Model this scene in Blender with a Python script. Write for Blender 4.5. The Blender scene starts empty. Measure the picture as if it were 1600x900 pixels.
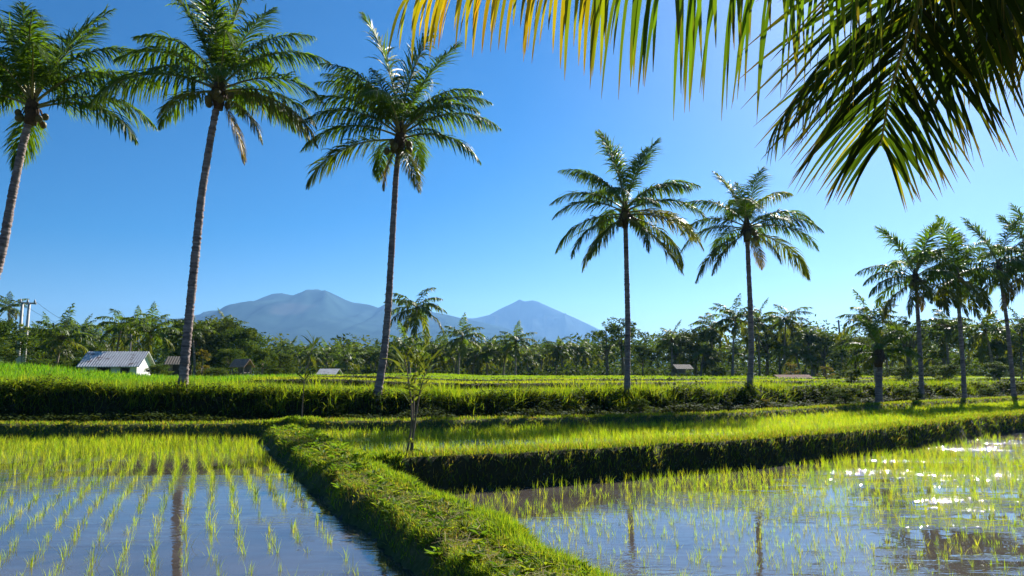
import bpy, math, random
import numpy as np
from mathutils import Vector, Matrix
R_ = math.radians
rng = np.random.default_rng(7)
random.seed(7)
scene = bpy.context.scene
COL = scene.collection

# ------------------------------------------------------------------ camera
F_PX, EYE, PITCH = 1150.0, 1.6, R_(6.7)
cs, sn = math.cos(PITCH), math.sin(PITCH)
cam_d = bpy.data.cameras.new('camera'); cam = bpy.data.objects.new('camera', cam_d); COL.objects.link(cam)
cam_d.sensor_width = 36.0; cam_d.lens = 36.0 * F_PX / 1600.0
cam_d.clip_start = 0.05; cam_d.clip_end = 30000
cam.location = (0, 0, EYE); cam.rotation_euler = (math.pi / 2 + PITCH, 0, 0)
scene.camera = cam

def ray(px, py):
    dx, dy = (px - 800) / F_PX, (450 - py) / F_PX
    return np.array([dx, cs - dy * sn, sn + dy * cs])
def at_y(px, py, y):            # the world point seen at a pixel at depth y
    r = ray(px, py); t = y / r[1]
    return np.array([0, 0, EYE]) + r * t

# ------------------------------------------------------------------ noise
def _h(i, j, s): return np.modf(np.abs(np.sin(i * 127.1 + j * 311.7 + s * 74.7) * 43758.5453))[0]
def vn(x, y, s=0):
    x = np.asarray(x, float); y = np.asarray(y, float)
    i, j = np.floor(x), np.floor(y); u, v = x - i, y - j
    u = u * u * (3 - 2 * u); v = v * v * (3 - 2 * v)
    return ((_h(i, j, s) * (1 - u) + _h(i + 1, j, s) * u) * (1 - v) + (_h(i, j + 1, s) * (1 - u) + _h(i + 1, j + 1, s) * u) * v)
def fbm(x, y, s=0, o=4):
    a, t = 0.5, 0.0
    for k in range(o):
        t = t + a * (vn(x, y, s + k) - 0.5); x = x * 2.03; y = y * 2.03; a *= 0.5
    return t
def sst(a, b, x):
    t = np.clip((x - a) / (b - a), 0, 1); return t * t * (3 - 2 * t)

# ------------------------------------------------------------------ mesh tools
class MB:
    def __init__(s): s.V = []; s.Q = []; s.T = []; s.C = []; s.mq = []; s.mt = []; s.n = 0
    def add(s, V, Q=None, T=None, col=(0.1, 0.1, 0.1), m=0):
        V = np.asarray(V, float).reshape(-1, 3); k = len(V)
        s.V.append(V); c = np.asarray(col, float)
        s.C.append(np.broadcast_to(c, (k, 3)).copy())
        if Q is not None and len(Q): Q = np.asarray(Q, int).reshape(-1, 4); s.Q.append(Q + s.n); s.mq.append(np.full(len(Q), m))
        if T is not None and len(T): T = np.asarray(T, int).reshape(-1, 3); s.T.append(T + s.n); s.mt.append(np.full(len(T), m))
        s.n += k
    def mesh(s, name, mats, smooth=False):
        V = np.concatenate(s.V); C = np.concatenate(s.C)
        Q = np.concatenate(s.Q) if s.Q else np.zeros((0, 4), int); T = np.concatenate(s.T) if s.T else np.zeros((0, 3), int)
        mi = np.concatenate(s.mq + s.mt) if (s.mq or s.mt) else np.zeros(0, int)
        me = bpy.data.meshes.new(name)
        me.vertices.add(len(V)); me.vertices.foreach_set('co', V.astype(np.float32).ravel())
        loops = np.concatenate([Q.ravel(), T.ravel()]).astype(np.int32)
        me.loops.add(len(loops)); me.loops.foreach_set('vertex_index', loops)
        nq, nt = len(Q), len(T)
        starts = np.concatenate([np.arange(nq) * 4, nq * 4 + np.arange(nt) * 3]).astype(np.int32)
        me.polygons.add(nq + nt); me.polygons.foreach_set('loop_start', starts)
        try: me.polygons.foreach_set('loop_total', np.concatenate([np.full(nq, 4), np.full(nt, 3)]).astype(np.int32))
        except Exception: pass
        me.polygons.foreach_set('material_index', mi.astype(np.int32))
        me.polygons.foreach_set('use_smooth', np.full(nq + nt, bool(smooth)))
        at = me.color_attributes.new('tint', 'FLOAT_COLOR', 'POINT')
        at.data.foreach_set('color', np.concatenate([C, np.ones((len(C), 1))], 1).astype(np.float32).ravel())
        for m in (mats if isinstance(mats, (list, tuple)) else [mats]): me.materials.append(m)
        me.update(calc_edges=True); me.validate()
        return me
def obj(name, me, parent=None, loc=(0, 0, 0), rot=(0, 0, 0), sc=(1, 1, 1)):
    o = bpy.data.objects.new(name, me); COL.objects.link(o); o.location = loc; o.rotation_euler = rot; o.scale = sc
    if parent is not None: o.parent = parent
    return o
def tag(o, label=None, cat=None, group=None, kind=None):
    if label: o['label'] = label
    if cat: o['category'] = cat
    if group: o['group'] = group
    if kind: o['kind'] = kind
    return o
def thing(name, label, cat, loc=(0, 0, 0), rz=0, group=None):
    o = obj(name, None, None, loc, (0, 0, rz)); o.empty_display_size = 0.3
    return tag(o, label, cat, group)
def copy_tree(o, parent=None):
    kids = list(o.children); c = o.copy(); COL.objects.link(c)
    if parent is not None: c.parent = parent
    for k in kids: copy_tree(k, c)
    return c

def tube(mb, P, rad, n=8, col=(0.1, 0.1, 0.1), m=0, cap=True, jit=0.0):
    P = np.asarray(P, float); k = len(P); rad = np.broadcast_to(np.asarray(rad, float), (k,))
    T = np.gradient(P, axis=0); T /= np.linalg.norm(T, axis=1, keepdims=True) + 1e-9
    ref = np.array([0, 1.0, 0]) if abs(T[0][1]) < 0.8 else np.array([1.0, 0, 0])
    A = np.cross(T, ref); A /= np.linalg.norm(A, axis=1, keepdims=True); B = np.cross(T, A)
    a = np.linspace(0, 2 * np.pi, n, endpoint=False)
    rr = rad[:, None] * (1 + jit * rng.normal(size=(k, n)))
    V = P[:, None] + A[:, None] * (np.cos(a)[None, :, None] * rr[:, :, None]) + B[:, None] * (np.sin(a)[None, :, None] * rr[:, :, None])
    i = np.arange(k - 1)[:, None] * n; j = np.arange(n)[None]; j2 = (j + 1) % n
    Q = np.stack([i + j, i + j2, i + n + j2, i + n + j], -1).reshape(-1, 4)
    Tt = []
    V = V.reshape(-1, 3)
    if cap:
        V = np.concatenate([V, P[:1], P[-1:]]); b = k * n
        Tt = [[b, (q + 1) % n, q] for q in range(n)] + [[b + 1, (k - 1) * n + q, (k - 1) * n + (q + 1) % n] for q in range(n)]
    c = np.asarray(col, float)
    if c.ndim == 2 and len(c) == k:
        c = np.repeat(c, n, 0)
        if cap: c = np.concatenate([c, c[:1], c[-1:]])
    mb.add(V, Q, Tt, c, m)
def box(mb, c, s, rz=0, col=(0.3, 0.3, 0.3), m=0, taper=1.0):
    c = np.asarray(c, float); sx, sy, sz = [q / 2 for q in s]
    V = np.array([[x * (taper if z > 0 else 1), y * (taper if z > 0 else 1), z] for z in (-sz, sz) for (x, y) in ((-sx, -sy), (sx, -sy), (sx, sy), (-sx, sy))])
    ca, sa = math.cos(rz), math.sin(rz)
    V = np.stack([V[:, 0] * ca - V[:, 1] * sa, V[:, 0] * sa + V[:, 1] * ca, V[:, 2]], 1) + c
    mb.add(V, [[3, 2, 1, 0], [4, 5, 6, 7], [0, 1, 5, 4], [1, 2, 6, 5], [2, 3, 7, 6], [3, 0, 4, 7]], None, col, m)
def ball(mb, c, r, n=8, k=6, col=(0.1, 0.1, 0.1), m=0, sz=(1, 1, 1), noise=0.0):
    th = np.linspace(0.02, np.pi - 0.02, k); ph = np.linspace(0, 2 * np.pi, n, endpoint=False)
    V = np.stack([np.sin(th)[:, None] * np.cos(ph), np.sin(th)[:, None] * np.sin(ph), np.cos(th)[:, None] * np.ones(n)], -1).reshape(-1, 3)
    V = V * (1 + noise * rng.normal(size=(len(V), 1))) * np.asarray(sz) * r + np.asarray(c)
    i = np.arange(k - 1)[:, None] * n; j = np.arange(n)[None]; j2 = (j + 1) % n
    mb.add(V, np.stack([i + n + j, i + n + j2, i + j2, i + j], -1).reshape(-1, 4), None, col, m)

# ------------------------------------------------------------------ materials
def mat(name):
    m = bpy.data.materials.new(name); m.use_nodes = True; nt = m.node_tree
    for n in list(nt.nodes): nt.nodes.remove(n)
    out = nt.nodes.new('ShaderNodeOutputMaterial'); return m, nt, out
def N(nt, t, **kw):
    n = nt.nodes.new(t)
    for k, v in kw.items():
        if k in n.inputs: n.inputs[k].default_value = v
        else: setattr(n, k, v)
    return n
def pos(nt, scale=(1, 1, 1)):
    g = N(nt, 'ShaderNodeNewGeometry'); mp = N(nt, 'ShaderNodeMapping'); mp.inputs['Scale'].default_value = scale
    nt.links.new(g.outputs['Position'], mp.inputs['Vector']); return mp.outputs['Vector']
def ramp(nt, src, stops):
    r = N(nt, 'ShaderNodeValToRGB'); e = r.color_ramp.elements
    while len(e) < len(stops): e.new(0.5)
    for q, (p, c) in zip(e, stops): q.position = p; q.color = (*c, 1)
    nt.links.new(src, r.inputs['Fac']); return r.outputs['Color']
def noise(nt, vec, scale, detail=4, rough=0.6):
    n = N(nt, 'ShaderNodeTexNoise'); n.inputs['Scale'].default_value = scale; n.inputs['Detail'].default_value = detail
    n.inputs['Roughness'].default_value = rough; nt.links.new(vec, n.inputs['Vector']); return n.outputs['Fac']
def bump(nt, h, strength, dist):
    b = N(nt, 'ShaderNodeBump'); b.inputs['Strength'].default_value = strength; b.inputs['Distance'].default_value = dist
    nt.links.new(h, b.inputs['Height']); return b.outputs['Normal']

def leaf_mat(name, trans=0.4, gloss=0.35, rough=0.4, tgain=(1.9, 1.6, 0.5)):
    m, nt, out = mat(name); L = nt.links.new
    a = N(nt, 'ShaderNodeAttribute', attribute_name='tint')
    p = N(nt, 'ShaderNodeBsdfPrincipled'); p.inputs['Roughness'].default_value = rough
    p.inputs['Specular IOR Level'].default_value = gloss
    L(a.outputs['Color'], p.inputs['Base Color'])
    mx = N(nt, 'ShaderNodeMix', data_type='RGBA', blend_type='MULTIPLY'); mx.inputs[0].default_value = 1.0
    L(a.outputs['Color'], mx.inputs[6]); mx.inputs[7].default_value = (*tgain, 1)
    t = N(nt, 'ShaderNodeBsdfTranslucent'); L(mx.outputs[2], t.inputs['Color'])
    s = N(nt, 'ShaderNodeMixShader'); s.inputs[0].default_value = trans
    L(p.outputs[0], s.inputs[1]); L(t.outputs[0], s.inputs[2]); L(s.outputs[0], out.inputs[0])
    return m
def solid_mat(name, stops, scale=6.0, rough=0.85, bs=0.4, bd=0.03, sc3=(1, 1, 1), tint=False, spec=0.25):
    m, nt, out = mat(name); L = nt.links.new
    tc = N(nt, 'ShaderNodeTexCoord'); mp = N(nt, 'ShaderNodeMapping'); mp.inputs['Scale'].default_value = sc3
    L(tc.outputs['Object'], mp.inputs['Vector']); v = mp.outputs['Vector']
    f = noise(nt, v, scale, 6, 0.65); c = ramp(nt, f, stops)
    if tint:
        a = N(nt, 'ShaderNodeAttribute', attribute_name='tint')
        mx = N(nt, 'ShaderNodeMix', data_type='RGBA', blend_type='MULTIPLY'); mx.inputs[0].default_value = 1.0
        L(c, mx.inputs[6]); L(a.outputs['Color'], mx.inputs[7]); c = mx.outputs[2]
    p = N(nt, 'ShaderNodeBsdfPrincipled'); p.inputs['Roughness'].default_value = rough; p.inputs['Specular IOR Level'].default_value = spec
    L(c, p.inputs['Base Color']); L(bump(nt, noise(nt, v, scale * 3, 5), bs, bd), p.inputs['Normal']); L(p.outputs[0], out.inputs[0])
    return m

M_leaf = leaf_mat('broad_leaf', 0.30, 0.03, 0.7)
M_turf = leaf_mat('path_turf', 0.4, 0.06, 0.65, (2.0, 1.8, 0.4))
M_grass = leaf_mat('grass_blade', 0.5, 0.08, 0.6, (2.1, 1.9, 0.4))
M_rice = leaf_mat('rice_blade', 0.55, 0.12, 0.5, (2.0, 1.9, 0.35))
M_frond = leaf_mat('palm_leaflet', 0.42, 0.12, 0.45, (2.4, 2.3, 0.35))
M_rib = solid_mat('palm_midrib', [(0.3, (0.16, 0.15, 0.04)), (0.7, (0.28, 0.24, 0.08))], 5, 0.5, 0.2, 0.01)
M_trunk = solid_mat('palm_bark', [(0.28, (0.09, 0.068, 0.062)), (0.5, (0.24, 0.18, 0.165)), (0.75, (0.42, 0.34, 0.31))], 3.2, 0.9, 0.9, 0.04, (1, 1, 2.2), True)
M_bark = solid_mat('tree_bark', [(0.3, (0.06, 0.045, 0.03)), (0.7, (0.2, 0.16, 0.12))], 3, 0.9, 0.8, 0.03, (1, 1, 0.4))
M_fibre = solid_mat('palm_fibre', [(0.3, (0.04, 0.025, 0.015)), (0.7, (0.14, 0.09, 0.05))], 9, 0.9, 0.8, 0.03)
M_nut = solid_mat('coconut_husk', [(0.3, (0.06, 0.06, 0.015)), (0.7, (0.16, 0.12, 0.04))], 4, 0.55, 0.2, 0.01)

def water_mat():
    m, nt, out = mat('paddy_water'); L = nt.links.new
    v = pos(nt)
    # mud under the water
    c = ramp(nt, noise(nt, v, 0.9, 5), [(0.3, (0.048, 0.040, 0.036)), (0.7, (0.088, 0.076, 0.068))])
    p = N(nt, 'ShaderNodeBsdfPrincipled'); p.inputs['IOR'].default_value = 1.75
    L(c, p.inputs['Base Color'])
    p.inputs['Roughness'].default_value = 0.015
    # calm water with patches of wind ripple
    patch = N(nt, 'ShaderNodeMapRange'); L(noise(nt, pos(nt, (0.11, 0.2, 0.2)), 1.0, 2), patch.inputs[0])
    patch.inputs[1].default_value = 0.50; patch.inputs[2].default_value = 0.66
    # the breeze reaches the open water at the far right: short steep wavelets there
    sx = N(nt, 'ShaderNodeSeparateXYZ'); L(v, sx.inputs[0])
    br = N(nt, 'ShaderNodeMapRange'); L(sx.outputs[0], br.inputs[0]); br.inputs[1].default_value = 3.5; br.inputs[2].default_value = 15.0; br.inputs[3].default_value = 0.08; br.inputs[4].default_value = 2.1
    gust = N(nt, 'ShaderNodeMapRange'); L(noise(nt, pos(nt, (0.35, 0.9, 0.9)), 1.0, 3), gust.inputs[0]); gust.inputs[1].default_value = 0.5; gust.inputs[2].default_value = 0.68
    gm_ = N(nt, 'ShaderNodeMath', operation='MULTIPLY'); L(gust.outputs[0], gm_.inputs[0]); L(br.outputs[0], gm_.inputs[1])
    pm = N(nt, 'ShaderNodeMath', operation='MULTIPLY_ADD'); L(patch.outputs[0], pm.inputs[0]); pm.inputs[1].default_value = 0.45; L(gm_.outputs[0], pm.inputs[2])
    rip = noise(nt, pos(nt, (3.0, 9.0, 3.0)), 1.0, 3, 0.55)
    mul = N(nt, 'ShaderNodeMath', operation='MULTIPLY'); L(rip, mul.inputs[0]); L(pm.outputs[0], mul.inputs[1])
    calm = noise(nt, pos(nt, (1.3, 3.2, 1.3)), 1.0, 2)
    cm = N(nt, 'ShaderNodeMath', operation='MULTIPLY'); L(calm, cm.inputs[0]); cm.inputs[1].default_value = 0.04
    ad = N(nt, 'ShaderNodeMath', operation='ADD'); L(mul.outputs[0], ad.inputs[0]); L(cm.outputs[0], ad.inputs[1])
    L(bump(nt, ad.outputs[0], 0.8, 0.08), p.inputs['Normal'])
    rg = N(nt, 'ShaderNodeMath', operation='MULTIPLY_ADD'); L(gm_.outputs[0], rg.inputs[0]); rg.inputs[1].default_value = 0.035; rg.inputs[2].default_value = 0.015
    L(rg.outputs[0], p.inputs['Roughness'])
    L(p.outputs[0], out.inputs[0]); return m
M_water = water_mat()

def ground_mat(name, stops, s1, s2, bd=0.05, bs=0.8, spec=0.15, rough=0.95):
    m, nt, out = mat(name); L = nt.links.new; v = pos(nt)
    f = noise(nt, v, s1, 6, 0.65); g = noise(nt, v, s2, 4)
    a = N(nt, 'ShaderNodeMath', operation='ADD'); L(f, a.inputs[0]); L(g, a.inputs[1])
    h = N(nt, 'ShaderNodeMath', operation='MULTIPLY'); L(a.outputs[0], h.inputs[0]); h.inputs[1].default_value = 0.5
    c = ramp(nt, h.outputs[0], stops)
    p = N(nt, 'ShaderNodeBsdfPrincipled'); p.inputs['Roughness'].default_value = rough; p.inputs['Specular IOR Level'].default_value = spec
    L(c, p.inputs['Base Color']); L(bump(nt, f, bs, bd), p.inputs['Normal']); L(p.outputs[0], out.inputs[0]); return m
M_mud = ground_mat('wet_mud', [(0.3, (0.03, 0.02, 0.012)), (0.7, (0.07, 0.05, 0.03))], 3, 0.7, spec=0.5, rough=0.5)
M_path = ground_mat('grassy_path_soil', [(0.35, (0.035, 0.05, 0.014)), (0.52, (0.08, 0.09, 0.025)), (0.68, (0.17, 0.13, 0.06))], 14, 1.6, 0.03)
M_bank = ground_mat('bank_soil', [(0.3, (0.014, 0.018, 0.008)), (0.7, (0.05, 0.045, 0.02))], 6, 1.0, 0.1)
M_field = ground_mat('field_green', [(0.3, (0.06, 0.12, 0.012)), (0.7, (0.12, 0.19, 0.02))], 1.5, 0.15, 0.15)
M_far = ground_mat('far_land', [(0.3, (0.035, 0.055, 0.015)), (0.7, (0.06, 0.085, 0.02))], 0.05, 0.01, 0.5)

# ------------------------------------------------------------------ terrain
PY = np.array([-8, 0, 5.9, 8.55, 10.5, 13.6, 19.4, 23, 26]); PX = np.array([4.4, 1.9, -0.12, -1.24, -2.2, -3.55, -6.07, -7.6, -8.7])
PWY = np.array([0, 6, 13, 17, 23]); PW = np.array([0.75, 0.74, 0.84, 0.95, 0.75])
L1x = np.array([-30, -1.9, 1.4, 4.6, 8.9, 13.9, 21.3, 40, 120]); L1y = np.array([3, 14.5, 16.0, 17.7, 20.4, 24.5, 30.7, 46, 115])
L2x = np.array([-120, -60, -16, -11.5, -7.5, -4, -2, 2, 6.8, 12.3, 18.5, 31, 60, 150]); L2y = np.array([28, 25, 22.7, 22.3, 22.9, 22.3, 23.0, 24.2, 26.2, 31, 36, 45.5, 66, 130])
L3x = np.array([-120, -60, -16, -11, -6, -2, 2.5, 7, 12.5, 18.5, 31, 60, 150]); L3y = np.array([29, 26, 24.0, 23.8, 24.3, 25.8, 27.6, 30.2, 34.4, 39.2, 48, 69, 133])
def sm(xs, ys):
    g = np.linspace(xs[0], xs[-1], 2400); v = np.interp(g, xs, ys); w = 23 if xs[-1] > 100 else 23
    k = np.ones(w) / w; vp = np.pad(v, w // 2, mode='edge'); v2 = np.convolve(vp, k, 'valid')
    return lambda x: np.interp(x, g, v2)
f_xl, f_w, f_1, f_2, f_3 = sm(PY, PX), (lambda y: np.interp(y, PWY, PW)), sm(L1x, L1y), sm(L2x, L2y), sm(L3x, L3y)
Z_LEFT, Z_RIGHT, Z_UP = -0.30, -0.65, -0.09
def regions(x, y):
    e = 0.16 * (vn(x * 1.1, y * 1.1, 3) - 0.5) + 0.10 * (vn(x * 4, y * 4, 5) - 0.5)
    xl = f_xl(y); xr = xl + f_w(y)
    dl = (xl - x) * 0.92 + e; dr = (x - xr) * 0.92 + e
    s1 = (y - f_1(x)) * 0.84 + e + 0.35 * fbm(x * 0.5, y * 0.5, 4, 3); s2 = (y - f_2(x)) * 0.88 + e; s3 = (y - f_3(x)) * 0.88 + 1.6 * e
    return dl, dr, s1, s2, s3
def height(x, y):
    x = np.asarray(x, float); y = np.asarray(y, float)
    dl, dr, s1, s2, s3 = regions(x, y)
    left = dl > -f_w(y) * 0.5
    n = fbm(x * 1.7, y * 1.7, 11, 4)
    bed = np.where(left, Z_LEFT - 0.07, np.where(s1 < 0, Z_RIGHT - 0.09, Z_UP - 0.05)) + 0.03 * n
    out_l = np.maximum(dl, 0); out_r = np.maximum(dr, 0)
    path = 0.02 + 0.14 * n - np.where(dl > 0, out_l * 1.0 + 2.0 * out_l ** 2, 0) - np.where(dr > 0, 0.25 * out_r + 1.3 * out_r ** 2, 0)
    path = np.where((y < f_2(x) + 0.3), path, -5)
    h = np.maximum(bed, path)
    rim = np.where(s1 < 0, 0.0 + s1 * 3.0, 0.0 - np.maximum(s1 - 0.55, 0) * 0.5) + 0.05 * n
    h = np.maximum(h, np.where(~left, np.where(s1 < 3, rim, -5), -5))
    b2 = 0.22 - 0.10 * sst(-6.5, -8.5, x) - np.maximum(np.abs(s2) - 0.28, 0) * 1.5 + 0.07 * n
    h = np.where(s2 > -1.0, np.maximum(h, b2), h)
    h = np.where((s2 > 0.2), np.maximum(-0.05 + 0.06 * n, b2), h)
    # bank up to the plateau, terraces beyond
    d = np.hypot(x, y)
    step = 7.5 + 2.5 * vn(x * 0.02, y * 0.03, 8)
    q = (y - f_3(x) - 6 + 2.2 * fbm(x * 0.06, y * 0.02, 9, 2)) / step
    ter = np.interp(np.clip(np.floor(q) + sst(0.93, 1.0, q - np.floor(q)), 0, 6), [0, 1, 2, 3, 4, 6], [0, 0.34, 0.49, 0.57, 0.61, 0.64])
    rimz = 0.06 * np.exp(-((q - np.round(q)) * step / 0.35) ** 2) * (q > -0.2) * (q < 6)
    mead = sst(-17, -11, x); top = 0.72 + ter * mead + 0.2 * (1 - mead) + rimz * mead + 0.06 * n + 0.25 * sst(-2, -10, x)
    hill = 0.85 * sst(-20, -33, x) * (sst(25, 42, y) - 0.92 * sst(44, 58, y)) * (1 + 0.25 * fbm(x * 0.1, y * 0.1, 21, 3)) * sst(-140, -90, x)
    top = top + hill
    top = np.where(y > 95, top * (1 - sst(95, 140, y)) + 1.15 * sst(95, 140, y), top)
    k = sst(0.0, 1.15, s3 + 0.5 * n)
    h = np.where(s3 > -0.3, np.maximum(h, h * (1 - k) + top * k), h)
    near = 0.03 + 0.06 * n - np.maximum(y - 4.3 + 0.4 * n, 0) * 1.3
    return np.maximum(h, near)

def axis(parts):
    a = []
    for lo, hi, st in parts: a.append(np.arange(lo, hi, st))
    return np.concatenate(a)
geo = np.geomspace(125, 8000, 26)
GX = np.concatenate([-geo[::-1], axis([(-120, -40, 2.0), (-40, -15, 0.4), (-15, 15, 0.14), (15, 42, 0.3), (42, 125, 1.5)]), geo])
GY = np.concatenate([-np.geomspace(12, 8000, 16)[::-1], axis([(-10, 4, 0.6), (4, 34, 0.12), (34, 62, 0.28), (62, 150, 1.0)]), np.geomspace(151, 8000, 26)])
X, Y = np.meshgrid(GX, GY); Zg = height(X, Y)
nx, ny = len(GX), len(GY)
ii = (np.arange(ny - 1)[:, None] * nx + np.arange(nx - 1)[None]).ravel()
Q = np.stack([ii, ii + 1, ii + nx + 1, ii + nx], 1)
Vg = np.stack([X.ravel(), Y.ravel(), Zg.ravel()], 1)
fc = Vg[Q].mean(1)
dl, dr, s1, s2, s3 = regions(fc[:, 0], fc[:, 1]); hz = fc[:, 2]
sl = np.abs(Vg[Q][:, :, 2].max(1) - Vg[Q][:, :, 2].min(1)) / np.maximum(np.linalg.norm(Vg[Q][:, 2] - Vg[Q][:, 0], axis=1), 1e-3)
mi = np.zeros(len(Q), int)                                     # mud
mi[(hz > -0.08) | (np.minimum(dl, dr) < 0.25) & (dl < 0.3) & (dr < 0.6)] = 1   # path soil
mi[(s1 < 0.02) & (s1 > -0.6) & (dr > 0.5)] = 2
mi[(s2 > -0.6)] = 1
mi[s2 > 0.25] = 2
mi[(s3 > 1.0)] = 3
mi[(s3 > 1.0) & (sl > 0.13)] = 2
mi[np.hypot(fc[:, 0], fc[:, 1]) > 125] = 4
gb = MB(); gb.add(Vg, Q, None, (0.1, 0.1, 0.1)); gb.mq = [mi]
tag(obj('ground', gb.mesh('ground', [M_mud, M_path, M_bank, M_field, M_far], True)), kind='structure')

def water(name, P, z):
    import bmesh
    bm = bmesh.new(); bm.faces.new([bm.verts.new((p[0], p[1], z)) for p in P]); bmesh.ops.triangulate(bm, faces=bm.faces)
    me = bpy.data.meshes.new(name); bm.to_mesh(me); bm.free(); me.materials.append(M_water)
    for p in me.polygons:
        if p.normal.z < 0: p.flip()
    tag(obj(name, me), kind='structure')
ys = np.linspace(4, 22.6, 24)
water('water', [(-110, 4)] + [(float(f_xl(y) + 0.3), float(y)) for y in ys] + [(float(x), float(f_2(x)) - 0.02) for x in np.linspace(-8, -110, 20)], Z_LEFT)
xs = np.linspace(-1.6, 110, 60)
ys = np.linspace(4, 15, 12)
water('water', [(float(f_xl(y) + f_w(y) - 0.1), float(y)) for y in ys][::-1] + [(110, 4)] + [(float(x), float(f_1(x)) + 0.1) for x in xs[::-1]], Z_RIGHT)
ys = np.linspace(15.2, 22.2, 8)
water('water', [(float(f_xl(y) + f_w(y) - 0.1), float(y)) for y in ys[::-1]] + [(float(x), float(f_1(x)) + 0.3) for x in xs] + [(float(x), float(f_2(x)) - 0.02) for x in np.linspace(110, -6, 60)], Z_UP)

# ------------------------------------------------------------------ grass and rice
def blades(P, hgt, wid, lean, col, curve=0.5, seg=2):
    """P (n,3) bases; returns verts, quads, tris, colours"""
    n = len(P); hgt = np.broadcast_to(hgt, n); wid = np.broadcast_to(wid, n)
    a = rng.uniform(0, 2 * np.pi, n); b = rng.uniform(0, 2 * np.pi, n)
    ln = np.abs(rng.normal(0, 1, n)) * lean
    D = np.stack([np.cos(a) * ln, np.sin(a) * ln, np.ones(n)], 1); D /= np.linalg.norm(D, axis=1, keepdims=True)
    W = np.stack([np.cos(b), np.sin(b), np.zeros(n)], 1) * (wid / 2)[:, None]
    out = np.stack([np.cos(a), np.sin(a), -0.35 * np.ones(n)], 1) * (curve * ln * hgt)[:, None]
    m = P + D * (hgt * 0.55)[:, None] + out * 0.25; t = P + D * hgt[:, None] + out
    V = np.stack([P - W, P + W, m - W * 0.75, m + W * 0.75, t], 1).reshape(-1, 3)
    i = np.arange(n)[:, None] * 5
    Qd = np.concatenate([i, i + 1, i + 3, i + 2], 1); Tr = np.concatenate([i + 2, i + 3, i + 4], 1)
    C = np.repeat(np.broadcast_to(col, (n, 3)), 5, 0)
    return V, Qd, Tr, C
def mixcol(n, cols, p=None):
    c = np.asarray(cols, float); k = rng.choice(len(c), n, p=p); return c[k] * rng.uniform(0.75, 1.25, (n, 1))
G_LUSH = [(0.10, 0.17, 0.016), (0.14, 0.21, 0.02), (0.07, 0.14, 0.018), (0.18, 0.21, 0.03)]
G_DRY = [(0.12, 0.13, 0.03), (0.19, 0.16, 0.06), (0.25, 0.21, 0.11), (0.06, 0.08, 0.018), (0.10, 0.07, 0.035)]
def stuff(name, mb, m, label, cat): tag(obj(name, mb.mesh(name, m)), label, cat, kind='stuff')

# path grass: short and clipped on top, longer along the right brow and down both sides
def scatter(n, x0, x1, y0, y1, dens=None):
    y = y0 + (y1 - y0) * rng.random(n) if dens is None else np.interp(rng.random(n), dens[0], dens[1]); return rng.uniform(x0, x1, n), y
gm = MB()
n = 210000
u = rng.random(n); y = 4.6 * (23.5 / 4.6) ** (u ** 1.15); w = f_w(y); x = f_xl(y) + rng.uniform(-0.42, 1.0, n) * 0 + rng.uniform(-0.45, 1, n) * (w + 0.9)
h = height(x, y); dl, dr, s1, s2, s3 = regions(x, y)
wet = np.where(dl > 0, Z_LEFT, np.where(s1 < 0, Z_RIGHT, Z_UP))
dens = 0.12 + 0.88 * sst(-0.12, 0.02, fbm(x * 2.2, y * 2.2, 31, 4))
ok = (h > wet + 0.03) & (dr < 1.1) & (rng.random(n) < dens * (1 - 0.8 * sst(0.0, 0.14, dl)))
x, y, h, dr, dl, s1 = x[ok], y[ok], h[ok], dr[ok], dl[ok], s1[ok]; n = len(x)
edge = sst(-0.35, 0.05, dr) * (1 - 0.3 * sst(0.5, 1, dr)) + 0.4 * sst(-0.1, 0.2, dl)
hg = (0.035 + 0.035 * rng.random(n)) + edge * (0.04 + 0.08 * rng.random(n)); dist = y / 7.0
wd = (0.006 + 0.005 * rng.random(n)) * np.clip(dist, 0.9, 2.6)
mid = fbm(x * 1.0, y * 1.0, 33, 3) + 0.05 - 0.25 * edge
cA = mixcol(n, G_LUSH) * 1.3; cB = mixcol(n, G_DRY) * 1.3; k = (rng.random(n) < sst(-0.08, 0.16, mid) * 0.5)[:, None]
gm.add(*blades(np.stack([x, y, h], 1), hg, wd, 0.65, np.where(k, cB, cA), 0.7))
# tiny broad weeds among the grass
n = 30000; u = rng.random(n); y = 5 * (22 / 5) ** (u ** 1.2); x = f_xl(y) + rng.uniform(-0.1, 1.15, n) * f_w(y); h = height(x, y)
a = rng.uniform(0, 6.28, n); r = rng.uniform(0.006, 0.015, n) * np.clip(y / 9, 0.8, 1.8)
D = np.stack([np.cos(a), np.sin(a), rng.uniform(0.0, 0.9, n)], 1); S = np.stack([-np.sin(a), np.cos(a), np.zeros(n)], 1)
B = np.stack([x, y, h + rng.uniform(0.01, 0.06, n)], 1)
V = np.stack([B, B + D * r[:, None] + S * (r * 0.5)[:, None], B + D * (2.1 * r)[:, None], B + D * r[:, None] - S * (r * 0.5)[:, None]], 1).reshape(-1, 3)
gm.add(V, np.arange(4 * n).reshape(-1, 4), None, np.repeat(mixcol(n, G_LUSH + [(0.12, 0.1, 0.03)]), 4, 0))
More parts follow.
